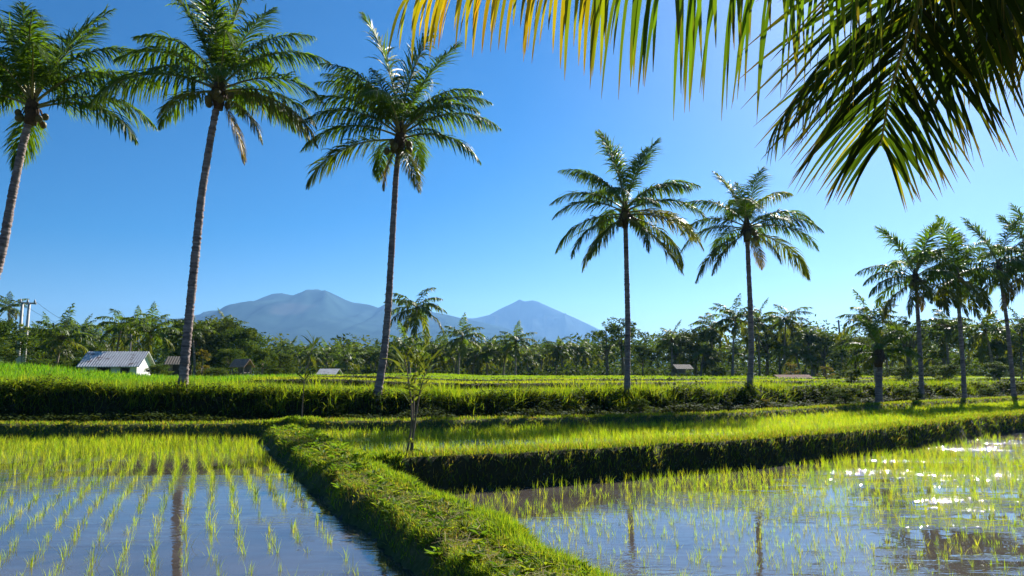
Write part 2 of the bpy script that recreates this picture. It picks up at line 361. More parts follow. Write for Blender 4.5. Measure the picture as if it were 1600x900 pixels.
# leafy rosettes and loose dry straw on the trodden top
nr = 420; yr = 5 * (22 / 5) ** (rng.random(nr) ** 1.2); xr_ = f_xl(yr) + rng.uniform(-0.1, 1.3, nr) * f_w(yr); hr = height(xr_, yr); sc_ = rng.uniform(0.03, 0.07, nr) * np.clip(yr / 10, 0.9, 1.6)
for q in range(nr):
    k = rng.integers(6, 12); a = rng.uniform(0, 6.28, k); up_ = rng.uniform(0.25, 1.1, k); D = np.stack([np.cos(a), np.sin(a), up_], 1) * sc_[q]; S = np.stack([-np.sin(a), np.cos(a), np.zeros(k)], 1) * sc_[q] * 0.42
    B = np.array([xr_[q], yr[q], hr[q] + 0.02]); T2 = D * np.array([2, 2, 1.2])
    V = np.stack([B + 0 * D, B + D + S, B + T2, B + D - S], 1).reshape(-1, 3)
    gm.add(V, np.arange(4 * k).reshape(-1, 4), None, np.array([(0.10, 0.18, 0.025), (0.06, 0.12, 0.02), (0.15, 0.2, 0.03)][rng.integers(3)]) * rng.uniform(0.8, 1.2))
ns = 800; ysw = 5 * (22 / 5) ** (rng.random(ns) ** 1.2); xsw = f_xl(ysw) + rng.uniform(0.05, 0.95, ns) * f_w(ysw); hsw = height(xsw, ysw) + rng.uniform(0.03, 0.08, ns)
a = rng.uniform(0, 6.28, ns); D = np.stack([np.cos(a), np.sin(a), rng.normal(0, 0.2, ns)], 1) * rng.uniform(0.04, 0.13, (ns, 1)); S = np.stack([-np.sin(a), np.cos(a), np.zeros(ns)], 1) * (0.004 * np.clip(ysw / 8, 1, 2))[:, None]; B = np.stack([xsw, ysw, hsw], 1)
gm.add(np.stack([B - D - S, B + D - S, B + D + S, B - D + S], 1).reshape(-1, 3), np.arange(4 * ns).reshape(-1, 4), None, np.repeat(mixcol(ns, [(0.26, 0.21, 0.10), (0.18, 0.14, 0.06), (0.32, 0.27, 0.15)]), 4, 0))
stuff('grass', gm, M_turf, 'short weedy grass covering the path between the two front paddies', 'grass')

# grass on the thin bunds (behind the paddies) and on the rim of the upper field
gm = MB()
def along(fn, n, x0, x1, d0, d1, pw=1.0):
    x = x0 + (x1 - x0) * rng.random(n) ** pw; y = fn(x) + rng.uniform(d0, d1, n) / 0.86; return x, y
for fn, n, x0, x1, d0, d1, hh in ((f_2, 60000, -34, 45, -0.55, 0.75, 0.10), (f_1, 46000, -2.6, 34, -0.30, 0.85, 0.15)):
    x, y = along(fn, n, x0, x1, d0, d1); h = height(x, y); dl, dr, s1, s2, s3 = regions(x, y)
    wet = np.where(dl > -0.3, Z_LEFT, np.where(s1 < 0, Z_RIGHT, Z_UP)); ok = (h > wet + 0.05) & ((dr > -0.1) | (dl > -0.1) | (s2 > -0.6))
    x, y, h = x[ok], y[ok], h[ok]; n = len(x)
    gm.add(*blades(np.stack([x, y, h], 1), hh * rng.uniform(0.5, 1.3, n), 0.011 * np.clip(y / 12, 1, 3), 0.6, mixcol(n, G_LUSH + G_DRY[:2]), 0.6))
stuff('grass', gm, M_grass, 'grass fringe on the thin earth bunds around the upper paddies', 'grass')

# bank vegetation: long overhanging grass, and low leafy weeds tinted dark as shade on the face
gm = MB()
x, y = along(f_3, 120000, -36, 44, 0.35, 2.8); _, _, _, s2, s3 = regions(x, y); keep = (s3 > 0.85) | (rng.random(len(x)) < 0.25 + 0.9 * fbm(x * 0.9, y * 0.9, 45, 3)); x, y, s3 = x[keep], y[keep], s3[keep]; h = height(x, y)
cl = fbm(x * 0.8, y * 0.8, 41, 3)
n = len(x); hg = (0.14 + 0.3 * rng.random(n)) * (1 + 1.3 * cl) * np.where(s3 > 0.4, 1.25, 0.8)
gm.add(*blades(np.stack([x, y, h], 1), hg, 0.016 * np.clip(y / 20, 1, 2.4), 0.55, mixcol(n, G_LUSH), 0.9))

tc = np.concatenate([rng.uniform(-3, 13, 34), rng.uniform(-22, 40, 40)]); nb = 46
bx = np.repeat(tc, nb) + rng.normal(0, 0.16, len(tc) * nb); by = np.repeat(f_3(tc) + rng.uniform(0.5, 2.4, len(tc)), nb) + rng.normal(0, 0.16, len(tc) * nb)
gm.add(*blades(np.stack([bx, by, height(bx, by)], 1), np.repeat(rng.uniform(0.45, 0.95, len(tc)), nb) * rng.uniform(0.6, 1.1, len(bx)), 0.022, 0.42, mixcol(len(bx), [(0.15, 0.22, 0.02), (0.2, 0.24, 0.03), (0.1, 0.17, 0.018)]), 0.9))
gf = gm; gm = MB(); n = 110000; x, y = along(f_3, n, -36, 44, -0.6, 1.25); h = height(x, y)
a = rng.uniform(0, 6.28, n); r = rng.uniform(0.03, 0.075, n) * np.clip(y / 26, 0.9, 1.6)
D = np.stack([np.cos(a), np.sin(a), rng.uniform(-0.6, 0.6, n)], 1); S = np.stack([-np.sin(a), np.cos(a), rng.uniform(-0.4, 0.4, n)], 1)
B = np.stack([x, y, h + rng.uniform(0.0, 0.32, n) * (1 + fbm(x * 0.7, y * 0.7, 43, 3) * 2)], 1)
# same weeds, their dark tint painting shade on the low risers between the terraces
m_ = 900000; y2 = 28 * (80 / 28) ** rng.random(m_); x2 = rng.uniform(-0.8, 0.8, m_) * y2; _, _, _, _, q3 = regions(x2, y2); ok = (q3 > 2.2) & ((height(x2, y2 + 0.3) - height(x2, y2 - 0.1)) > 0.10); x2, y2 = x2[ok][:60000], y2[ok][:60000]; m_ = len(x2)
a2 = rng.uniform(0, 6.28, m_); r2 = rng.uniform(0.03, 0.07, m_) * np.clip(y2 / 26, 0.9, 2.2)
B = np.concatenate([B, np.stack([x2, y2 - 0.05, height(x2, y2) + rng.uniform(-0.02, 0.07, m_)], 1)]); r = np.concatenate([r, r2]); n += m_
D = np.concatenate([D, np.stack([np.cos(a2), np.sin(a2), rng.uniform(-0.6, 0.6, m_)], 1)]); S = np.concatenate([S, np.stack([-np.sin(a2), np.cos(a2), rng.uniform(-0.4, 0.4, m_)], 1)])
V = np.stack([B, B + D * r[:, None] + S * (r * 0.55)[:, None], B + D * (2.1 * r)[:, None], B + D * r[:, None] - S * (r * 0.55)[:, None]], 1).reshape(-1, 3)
gm.add(V, np.arange(4 * n).reshape(-1, 4), None, np.repeat(mixcol(n, [(0.022, 0.04, 0.011), (0.035, 0.055, 0.014), (0.05, 0.075, 0.018)]), 4, 0))  # dark tints put the shade of bank face and risers into the leaf colour
stuff('undergrowth', gm, M_leaf, 'leafy weeds, tinted dark for shade, covering the steep face of the tall bank under the palms', 'undergrowth')
stuff('grass', gf, M_grass, 'long sunlit grass hanging over the top of the tall bank under the palms', 'grass')

# plateau fields and meadow
gm = MB()
n = 190000; y = 25.5 * (105 / 25.5) ** rng.random(n); x = rng.uniform(-0.95, 0.95, n) * y; _, _, _, _, s3 = regions(x, y); e_ = 0.35; ok = (s3 > 1.0) & ((height(x, y + e_) - height(x, y)) < 0.09)
x, y = x[ok], y[ok]; h = height(x, y); n = len(x)
tall = (0.10 + 0.08 * rng.random(n)) * (1 + 1.6 * np.clip(fbm(x * 0.25, y * 0.12, 51, 3), -0.3, 0.4))
cA = mixcol(n, [(0.10, 0.19, 0.014), (0.13, 0.22, 0.018), (0.15, 0.21, 0.02)]); cB = mixcol(n, [(0.2, 0.22, 0.03), (0.12, 0.17, 0.02)])
k = (fbm(x * 0.08, y * 0.08, 53, 3) > 0.06)[:, None]; lush = sst(-12, -15, x) * (y < 62); tall = tall * (1 + 1.3 * lush) * (1 - 0.35 * (s3[ok] < 7) * (1 - lush)); cA = cA * (1 - lush[:, None]) + mixcol(n, [(0.06, 0.17, 0.014), (0.09, 0.20, 0.018), (0.12, 0.20, 0.02)]) * lush[:, None]; k = k & (lush[:, None] < 0.5)
gm.add(*blades(np.stack([x, y, h], 1), tall, 0.02 * np.clip(y / 22, 1, 4.5), 0.4, np.where(k, cB, cA), 0.6))
stuff('grass', gm, M_grass, 'bright green grass and young rice on the raised terraces and the sloping meadow', 'grass')

def tuft(k, hgt, spread=0.03, wid=0.009, lean=0.28):
    P = np.stack([rng.normal(0, spread * 0.4, k), rng.normal(0, spread * 0.4, k), np.full(k, -0.06)], 1); return P
RICE = [(0.16, 0.24, 0.022), (0.20, 0.25, 0.028), (0.13, 0.21, 0.02), (0.23, 0.25, 0.035)]
def rice_points(kind, du=0.0):
    if kind == 'left':
        u, v = np.meshgrid(np.arange(-90, 150) * 0.30, np.arange(-10, 260) * 0.125); d = np.array([-0.40, 0.917])
    elif kind == 'right':
        u, v = np.meshgrid(np.arange(-130, 220) * 0.23, np.arange(-40, 270) * 0.165); d = np.array([-0.50, 0.866])
    else:
        u, v = np.meshgrid(np.arange(-120, 260) * 0.19, np.arange(-60, 230) * 0.19); d = np.array([-0.50, 0.866])
    u, v = u.ravel(), v.ravel(); s = np.array([d[1], -d[0]])
    u = u + du + rng.normal(0, 0.025, len(u)) + 0.07 * np.sin(v * 0.5 + u); v = v + rng.normal(0, 0.05, len(v))
    if kind == 'left': o = np.array([-12.0, 3.0])
    elif kind == 'right': o = np.array([3.0, 5.0])
    else: o = np.array([3.0, 16.0])
    x = o[0] + s[0] * u + d[0] * v; y = o[1] + s[1] * u + d[1] * v
    dl, dr, s1, s2, s3 = regions(x, y); vis = (y > 5.2) & (np.abs(x) < y * 0.74 + 1)
    if kind == 'left': ok = vis & (dl > 0.42) & (s2 < -0.45)
    elif kind == 'right': ok = vis & (dr > 0.75) & (s1 < -0.42)
    else: ok = vis & (dr > 0.35) & (s1 > 0.9) & (s2 < -0.5) & (x < 36)
    return x[ok], y[ok]
near_all = []
rmass = MB()
for kind, z in (('left', Z_LEFT), ('right', Z_RIGHT), ('upper', Z_UP)):
    x, y = rice_points(kind)
    if kind == 'left': x2, y2 = rice_points(kind, 0.15); q = y2 > 17.5 + rng.normal(0, 0.5, len(y2)); x, y = np.concatenate([x, x2[q]]), np.concatenate([y, y2[q]])
    if kind != 'upper':
        keep = rng.random(len(x)) > (0.55 * sst(13, 16, x) * (kind == 'right')) + np.where(fbm(x * 0.5, y * 0.5, 61, 3) < -0.08, 0.55, 0.08) + (0.12 if kind == 'left' else 0.0) * (1 - sst(10.5, 14, y))
        x, y = x[keep], y[keep]
        o = np.argsort(y); vis = o[(y[o] > 6.6 if kind == 'left' else y[o] > 7.9) & (np.abs(x[o]) < 0.68 * y[o])][:150]
        sel = np.zeros(len(x), bool); sel[vis] = True
        near_all += [(kind, a, b, z) for a, b in zip(x[sel], y[sel])]; x, y = x[~sel], y[~sel]
    n = len(x); k = 7 if kind != 'upper' else 8
    hs = {'left': 0.25, 'right': 0.23, 'upper': 0.27}[kind] * rng.uniform(0.7, 1.25, n) * (1 + 0.5 * fbm(x * 0.3, y * 0.3, 63, 2)) * (1 if kind == 'upper' else 0.72 + 0.34 * sst(10, 16, y))
    far = np.clip(y / 14, 1, 2.6)
    P = np.stack([np.repeat(x, k) + rng.normal(0, 0.014, n * k), np.repeat(y, k) + rng.normal(0, 0.014, n * k), np.full(n * k, z - 0.05)], 1)
    c = np.repeat(mixcol(n, RICE), k, 0) * rng.uniform(0.8, 1.2, (n * k, 1))
    rmass.add(*blades(P, np.repeat(hs, k) * rng.uniform(0.7, 1.15, n * k), np.repeat((0.007 if kind == 'upper' else 0.006) * far, k), 0.22 if kind != 'upper' else 0.3, c, 0.8))
stuff('rice', rmass, M_rice, 'rows of young rice filling the flooded paddies beyond the nearest seedlings', 'rice')
tufts = []
for k in range(9):
    mb = MB(); nb = 7 + k % 3; hh = 0.14 + 0.035 * (k % 4)
    P = np.stack([rng.normal(0, 0.013, nb), rng.normal(0, 0.013, nb), np.full(nb, -0.05)], 1)
    mb.add(*blades(P, hh * rng.uniform(0.65, 1.2, nb), 0.0055, 0.24, mixcol(nb, RICE), 0.9)); tufts.append(mb.mesh('rice_seedling', M_rice))
for kind, a, b, z in near_all:
    o = obj('rice_seedling', tufts[random.randrange(9)], None, (a, b, z), (0, 0, random.uniform(0, 6.28)), [random.uniform(0.65, 1.05)] * 3)
    tag(o, 'slender rice seedling in the near water ' + ('left of the grassy path' if kind == 'left' else 'right of the grassy path'), 'rice seedling', 'rice seedlings in the near water ' + ('left' if kind == 'left' else 'right') + ' of the path')

# ------------------------------------------------------------------ palms
def frond_mesh(L=4.0, e0=40, droop=60, nl=46, leaf=0.95, hang=0.9, wid=0.05, seg=3, old=0.0, merge=False, twist=0.0):
    """A feather leaf in the xz plane; returns (leaflets, midrib) builders."""
    n = 26; s = np.linspace(0, 1, n); el = np.radians(e0 - droop * s ** 1.4)
    st = L / (n - 1); P = np.zeros((n, 3)); P[1:, 0] = np.cumsum(np.cos(el[:-1]) * st); P[1:, 2] = np.cumsum(np.sin(el[:-1]) * st)
    P[:, 1] = twist * L * s ** 2
    return frond_on(P, nl, leaf, hang, wid, seg, old, merge)
def frond_on(P, nl, leaf, hang, wid, seg, old=0.0, merge=False, ribr=0.032, prof=None, colf=None, s0=0.17, spread=(62, 22), vee=0.35, jit=0.15):
    P = np.asarray(P, float); n = len(P); s = np.linspace(0, 1, n)
    L = np.linalg.norm(np.diff(P, axis=0), axis=1).sum()
    T = np.gradient(P, axis=0); T /= np.linalg.norm(T, axis=1, keepdims=True)
    up = np.array([0, 0, 1.0]); S = np.cross(T, up); bad = np.linalg.norm(S, axis=1) < 0.25
    if bad.any():
        h = P[-1] - P[0]; h[2] = 0; sd = np.cross(h, up); sd /= np.linalg.norm(sd) + 1e-9; S[bad] = sd
    S /= np.linalg.norm(S, axis=1, keepdims=True); U = np.cross(S, T)
    lb = MB(); rb = lb if merge else MB()
    ts = np.concatenate([np.linspace(s0, 0.995, nl)] * 2); ts = np.clip(ts + rng.normal(0, 0.25 / nl, 2 * nl), s0, 1)
    sgn = np.repeat([1.0, -1.0], nl)
    ip = lambda A: np.stack([np.interp(ts, s, A[:, k]) for k in range(3)], 1)
    p, t, sd, u = ip(P), ip(T), ip(S) * sgn[:, None], ip(U)
    q = (ts - s0) / (1 - s0)
    ang = np.radians(spread[0] + (spread[1] - spread[0]) * q ** 1.5 + rng.normal(0, 5, 2 * nl))
    v = vee * (1 - 0.6 * q)
    d = t * np.cos(ang)[:, None] + (sd * math.cos(0.3) + u * v[:, None]) * np.sin(ang)[:, None] + rng.normal(0, jit, (2 * nl, 3))
    d /= np.linalg.norm(d, axis=1, keepdims=True)
    if prof is None: ln = leaf * (0.55 + 0.55 * np.sin(np.pi * np.clip(q * 0.9 + 0.12, 0, 1)) - 0.38 * q ** 2.5)
    else: ln = leaf * prof(q)
    ln = ln * rng.uniform(0.86, 1.1, 2 * nl)
    hg = hang * rng.uniform(0.6, 1.35, 2 * nl)
    W = t - d * (t * d).sum(1, keepdims=True); W /= np.linalg.norm(W, axis=1, keepdims=True)
    W = W + u * rng.normal(0, 0.35, (2 * nl, 1)); W /= np.linalg.norm(W, axis=1, keepdims=True)
    pts = [p]; cur = p
    for k in range(seg):
        dd = d + np.array([0, 0, -1.0]) * (hg * ((k + 0.5) / seg) * 1.6)[:, None]; dd /= np.linalg.norm(dd, axis=1, keepdims=True)
        cur = cur + dd * (ln / seg)[:, None]; pts.append(cur)
    prof_w = np.interp(np.linspace(0, 1, seg + 1), [0, 0.12, 0.5, 0.85, 1], [0.45, 1, 0.95, 0.5, 0.06])
    wv = wid * (0.75 + 0.25 * np.sin(np.pi * q))
    rows = []
    for k in range(seg + 1):
        w = W * (wv * prof_w[k] / 2)[:, None]; rows += [pts[k] - w, pts[k] + w]
    m = 2 * nl; V = np.stack(rows, 1).reshape(-1, 3); b = (np.arange(m) * 2 * (seg + 1))[:, None]
    Qd = np.concatenate([np.concatenate([b + 2 * k, b + 2 * k + 1, b + 2 * k + 3, b + 2 * k + 2], 1) for k in range(seg)])
    if colf is None:
        base = np.array([0.048, 0.095, 0.013]) * (1 - old) + np.array([0.17, 0.115, 0.03]) * old
        c = base * rng.uniform(0.7, 1.35, (m, 1)); tipc = np.array([0.16, 0.11, 0.035])
        C = np.stack([c * (1 - kk * 0.45 * old - 0.10 * kk) + tipc * (kk * 0.45 * old + 0.10 * kk) for kk in np.repeat(np.linspace(0, 1, seg + 1), 2)], 1)
    else: C = colf(q, sgn, m, seg)
    lb.add(V, Qd, None, C.reshape(-1, 3))
    rr = np.interp(s, [0, 0.1, 0.3, 1], [ribr * 1.8, ribr * 1.25, ribr, 0.006]); rr[-1] = 0.004
    tube(rb, P, rr, 6, (0.2, 0.18, 0.05) if not merge else (0.10, 0.09, 0.03), 0, jit=0.0)
    return lb, rb

_fr = {}
def frond_data(e, old, lod):
    e = int(round(e / 12.0) * 12); key = (e, old, lod, random.randrange(3))
    if key not in _fr:
        dr = {True: 28, False: 70}[e > 68]
        if e < 68: dr = 42 + 38 * math.cos(math.radians(min(90, abs(e - 30) * 1.2)))
        if e <= -36: dr = 30
        nl, wid, seg = {0: (92, 0.054, 4), 1: (62, 0.078, 3)}[lod]
        lb, rb = frond_mesh(1.0 * 4.1, e, dr, nl, 1.1, 0.5 if e > 65 else rng.uniform(0.8, 1.7), wid, seg, old, False, rng.uniform(-0.10, 0.10))
        _fr[key] = (lb.mesh('frond', M_frond), rb.mesh('midrib', M_rib, True))
    return _fr[key]

def palm_trunk(pts, rad, n=12, scar=0.11, flare=True):
    P = np.asarray(pts, float); dd = np.concatenate([[0], np.cumsum(np.linalg.norm(np.diff(P, axis=0), axis=1))]); H = dd[-1]
    k = max(8, int(H / (scar / 3))); s = np.linspace(0, H, k)
    C = np.stack([np.interp(s, dd, P[:, q]) for q in range(3)], 1)
    w = max(3, k // 12) | 1
    for q in range(2):
        pad = np.pad(C[:, q], w // 2, mode='reflect', reflect_type='odd'); C[:, q] = np.convolve(pad, np.ones(w) / w, 'valid')
    t = s / H; r = 0.79 * rad * (1.0 - 0.30 * t) + (rad * 0.65 * np.exp(-s / 0.35) if flare else 0)
    ring = (np.mod(s / scar, 1.0)); r = r * (1 + 0.07 * (ring - 0.5)) * (1 + 0.05 * rng.normal(size=k))
    col = np.stack([0.92 + 0.16 * (ring < 0.4) + 0.14 * rng.normal(size=k)] * 3, 1).clip(0.5, 1.4)
    mb = MB(); tube(mb, C, r, n, col, 0, jit=0.045); return mb
def palm(name, label, trunk_px, depth, width_px, fronds, L=1.0, lod=0, nuts=6, group=None, seed=0, dead=0, sink=0.35):
    random.seed(seed); pts = [at_y(px, py, depth) for px, py in trunk_px]
    b = pts[0].copy(); g = float(height(b[0], b[1])); b[2] = g
    pts = [p - b for p in pts]; pts[0][2] = -sink
    pts = [pts[0]] + [p for p in pts[1:] if p[2] > 0.2]
    t = thing(name, label, 'palm tree', tuple(b), 0, group)
    rad = width_px / F_PX * depth / 2
    obj('trunk', palm_trunk(pts, rad).mesh('trunk', M_trunk, True), t)
    c = pts[-1]
    mb = MB(); tube(mb, [c + np.array([0, 0, z]) for z in (-0.5, -0.2, 0.1, 0.4, 0.75)], [rad * 0.75, rad * 1.0, rad * 1.2, rad * 0.9, 0.05], 10, (1, 1, 1), 0, jit=0.12)
    for k in range(14):
        a = random.uniform(0, 6.28); l = random.uniform(0.25, 0.6)
        tube(mb, [c + np.array([math.cos(a) * rad * 1.2, math.sin(a) * rad * 1.2, 0.1]), c + np.array([math.cos(a) * (rad + 0.12), math.sin(a) * (rad + 0.12), -0.1]), c + np.array([math.cos(a) * (rad + 0.16), math.sin(a) * (rad + 0.16), -l])], [0.035, 0.025, 0.008], 4, (1, 1, 1))
    obj('crown_shaft', mb.mesh('crown_shaft', M_fibre, True), t)
    fronds = list(fronds) + [(random.uniform(0, 360), random.choice([70, 60, 48, 34, 20, 5]), random.uniform(0.75, 1.0)) for _ in range(3 if lod == 0 else 2)]
    if seed in (2, 3, 5, 6, 8): fronds += [(random.uniform(190, 350), -56, random.uniform(0.5, 0.7), 0.9)]
    for f in fronds:
        az, e, sc = f[:3]; old = f[3] if len(f) > 3 else (0.0 if e > 0 else 0.25)
        a, r = frond_data(e, old, lod); zz = 0.45 * max(0, min(1, (e + 20) / 100.0)); s = sc * L
        fo = obj('frond', a, t, (c[0], c[1], c[2] + zz), (random.uniform(-0.25, 0.25), 0, R_(az)), (s, s, s))
        obj('midrib', r, fo)
    if nuts:
        mb = MB(); ball(mb, (0, 0, 0), 0.12, 10, 8, (0.1, 0.1, 0.05), sz=(1, 1, 1.2)); nm = mb.mesh('coconut', M_nut, True)
        for k in range(nuts):
            a = random.uniform(3.4, 6.6) if k % 3 else random.uniform(0, 6.28); q = rad * 1.1 + random.uniform(0.08, 0.28)
            obj('coconut', nm, t, (c[0] + math.cos(a) * q, c[1] + math.sin(a) * q, c[2] - random.uniform(0.0, 0.38)))
    return t

P1 = [(178, 60, 1.0), (200, 72, 1.0), (120, 84, 0.95), (80, 76, 1.0), (40, 70, 1.0), (10, 60, 0.95), (25, 50, 1.0), (-15, 40, 0.95), (5, 20, 1.0), (-4, 8, 1.0), (165, 42, 0.95), (190, 22, 0.9), (110, 60, 0.9), (-60, 62, 0.9), (250, 52, 0.85), (300, 45, 0.8), (150, 70, 0.95)]
palm('coconut_palm', 'leaning coconut palm cut off by the left edge, its trunk base out of view', [(-58, 640), (-38, 560), (-12, 450), (5, 385), (20, 300), (38, 215), (50, 175)], 26.5, 20, P1, 1.18, 0, 7, seed=1)
P2 = [(15, 84, 1.1), (60, 78, 1.0), (150, 80, 1.05), (185, 68, 1.05), (172, 56, 1.0), (170, 44, 1.1), (186, 28, 1.15), (160, 16, 0.75), (5, 62, 0.95), (10, 46, 1.0), (-4, 26, 0.95), (4, 10, 0.9), (-10, -2, 1.05, 0.4), (200, 2, 0.55, 0.35), (80, 64, 0.95), (100, 38, 0.85), (260, 66, 0.85), (290, 50, 0.75), (-70, 20, 0.6), (235, 25, 0.7), (-20, -20, 0.6, 0.4)]
palm('coconut_palm', 'tall coconut palm with pinkish scarred trunk standing next to the low white house', [(284, 622), (286, 600), (289, 560), (301, 440), (315, 305), (330, 210), (342, 150)], 25.3, 18.5, P2, 1.06, 0, 9, seed=2)
P3 = [(170, 84, 1.15), (15, 82, 1.05), (40, 78, 1.1), (175, 62, 1.0), (182, 50, 1.0), (195, 36, 0.95), (178, 22, 0.98), (186, -2, 1.0, 0.12), (-5, 50, 0.95), (4, 34, 1.0), (14, 60, .95), (-8, 8, 0.85), (-60, -50, 0.62, 0.3), (-20, 20, 0.5), (100, 64, 1), (80, 30, 0.85), (120, 12, 0.8), (255, 62, 0.75), (300, 55, 0.7), (200, 60, .9)]
palm('coconut_palm', 'coconut palm with upright pale centre spear and curved trunk base, left of the mountain gap', [(586, 618), (594, 592), (600, 555), (606, 490), (612, 390), (619, 270), (625, 222)], 26.0, 15.5, P3, 0.97, 0, 8, seed=3)
P4 = [(185, 80, 1.0), (165, 84, 0.95), (20, 78, 1.0), (35, 66, 0.95), (172, 56, 0.95), (180, 38, 0.95), (190, 18, 0.95), (172, 2, 0.98), (200, -12, 0.9, 0.1), (215, -40, 0.75, 0.1), (0, 44, 1.0), (-8, 28, 1.02), (8, 12, 1.0, 0.45), (-12, -4, 1.05), (10, -14, 1.0, 0.15), (-25, -36, 0.95), (120, 50, 0.9), (70, 30, 0.9), (250, 40, 0.75), (290, 20, 0.75), (-60, -30, 0.7), (150, -20, .85)]
palm('coconut_palm', 'coconut palm with full dark drooping crown and thin straight trunk, centre right on the bank', [(980, 622), (980, 590), (981, 500), (979, 420), (977, 338)], 30.2, 12.5, P4, 0.88, 0, 6, seed=4)
P5 = [(160, 74, 0.8, 0.2), (95, 88, 0.6), (30, 72, 0.95), (20, 60, 1.0, 0.15), (175, 50, 0.95), (185, 30, 0.95), (178, 8, 0.95), (195, -18, 0.95), (188, -38, 0.8), (5, 34, 0.95), (-6, 14, 0.98), (8, -8, 1.05, 0.2), (-20, -30, 0.6), (90, 50, 0.9), (110, 10, 0.85), (250, 45, 0.7), (300, 25, 0.75), (60, 20, .9)]
palm('coconut_palm', 'coconut palm with ragged thin crown touching its left neighbour, below the hanging frond', [(1172, 626), (1172, 600), (1174, 540), (1172, 470), (1167, 362)], 34.6, 12, P5, 0.92, 0, 6, seed=5)
PR = [(180, 78, 1), (30, 76, 1), (160, 60, 0.9), (175, 40, 1), (185, 20, 1), (195, 0, 1), (185, -20, 0.95, 0.45), (5, 55, 1), (-8, 34, 1), (4, 14, 1), (-10, -10, 1), (15, -36, 0.8), (90, 55, 1), (70, 20, 0.9), (120, -5, 0.85), (250, 50, 0.9), (290, 20, 0.85), (260, -20, 0.7), (210, -45, .7)]
sh = lambda d, k: [((f[0] + d), f[1] + k * (i % 3 - 1) * 7) + tuple(f[2:]) for i, f in enumerate(PR)]
palm('coconut_palm', 'right-hand row coconut palm nearest the thin bund, with a brown drooping frond on its left', [(1441, 634), (1440, 600), (1437, 540), (1431, 440)], 41, 9.5, sh(0, 1), 0.85, 1, 5, seed=6)
palm('coconut_palm', 'coconut palm in the right-hand row between two others, crown tangled with both', [(1507, 622), (1505, 580), (1501, 520), (1495, 436)], 43, 9, sh(25, -1), 0.85, 1, 5, seed=7)
palm('coconut_palm', 'coconut palm in the right-hand row with trunk leaning left, close to the right edge', [(1584, 612), (1580, 570), (1573, 500), (1562, 425)], 45, 8.5, sh(-20, 1), 0.9, 1, 5, seed=8)
palm('coconut_palm', 'coconut palm half outside the right edge, only its left fronds in the photo', [(1650, 610), (1645, 560), (1635, 480), (1622, 418)], 46, 9, sh(10, 1), 1.0, 1, 4, seed=9)
YP = [(180, 66, 0.8), (150, 72, 0.8), (30, 68, 0.85), (10, 50, 0.9), (175, 40, 0.85), (190, 15, 0.8), (-5, 25, 0.85), (90, 70, 0.8), (250, 40, 0.7), (290, 60, 0.7), (-30, 5, 0.7), (215, -5, .7)]
palm('young_palm', 'stocky young coconut palm with short thick trunk and pale rib, on the right bank', [(1373, 630), (1373, 605), (1374, 575), (1372, 558)], 37, 15, YP, 0.62, 1, 0, seed=10)

# ------------------------------------------------------------------ the palm the photographer stands under
def poly(pts, k=30):
    P = np.asarray(pts, float); d = np.concatenate([[0], np.cumsum(np.linalg.norm(np.diff(P, axis=0), axis=1))]); s = np.linspace(0, d[-1], k)
    C = np.stack([np.interp(s, d, P[:, q]) for q in range(3)], 1)
    for _ in range(3): C[1:-1] = (C[:-2] + 2 * C[1:-1] + C[2:]) / 4
    return C
Cc = np.array([3.5, 2.9, 4.6]); base = np.array([3.75, 2.5]); gz = float(height(*base))
ov = thing('coconut_palm', 'palm overhead at the upper right, only its big hanging fronds in the photo', 'palm tree', (base[0], base[1], gz))
off = np.array([base[0], base[1], gz])
obj('trunk', palm_trunk([np.array([0, 0, -0.4]), np.array([0.05, 0.05, 1.0]), np.array([-0.1, 0.2, 2.6]), Cc - off], 0.15).mesh('trunk', M_trunk, True), ov)
mb = MB(); tube(mb, [Cc - off + np.array([0, 0, z]) for z in (-0.4, 0, 0.3, 0.6)], [0.13, 0.22, 0.2, 0.05], 10, (1, 1, 1), jit=0.1); obj('crown_shaft', mb.mesh('crown_shaft', M_fibre, True), ov)
def colf_top(q, sgn, m, seg):
    k = sst(0.66, 0.86, q)[:, None] * rng.uniform(0.2, 1.25, (m, 1)); k = np.clip(k, 0, 1)
    g = np.array([0.055, 0.105, 0.012]) * rng.uniform(0.6, 1.5, (m, 1)); yl = np.where(rng.random((m, 1)) < 0.14, np.array([0.34, 0.17, 0.02]), np.array([0.30, 0.22, 0.02])) * rng.uniform(0.7, 1.2, (m, 1))
    c = g * (1 - k) + yl * k; tip = np.array([0.11, 0.06, 0.025])
    out = []
    for j in np.repeat(np.linspace(0, 1, seg + 1), 2):
        w = sst(0.72, 1.0, np.full((m, 1), j) + rng.normal(0, 0.05, (m, 1))) * 0.8; out.append(c * (1 - w) + tip * w)
    return np.stack(out, 1)
def colf_backlit(yel=0.12):  # backlit darkness of these fronds is put into the leaflet colour
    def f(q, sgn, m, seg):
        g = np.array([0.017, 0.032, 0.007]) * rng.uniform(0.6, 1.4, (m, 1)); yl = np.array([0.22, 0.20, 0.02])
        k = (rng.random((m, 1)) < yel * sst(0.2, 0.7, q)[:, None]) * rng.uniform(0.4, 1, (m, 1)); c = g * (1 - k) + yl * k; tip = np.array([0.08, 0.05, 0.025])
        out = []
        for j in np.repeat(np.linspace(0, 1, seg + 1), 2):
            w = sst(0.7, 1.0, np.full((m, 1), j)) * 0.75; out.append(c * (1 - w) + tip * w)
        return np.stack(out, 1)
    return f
def over_frond(pts, label, **kw):
    P = poly(pts) - off; lb, rb = frond_on(P, **kw)
    fo = obj('frond', lb.mesh('frond', M_frond), ov); obj('midrib', rb.mesh('midrib', M_rib, True), fo)
    if label: fo['label'] = label
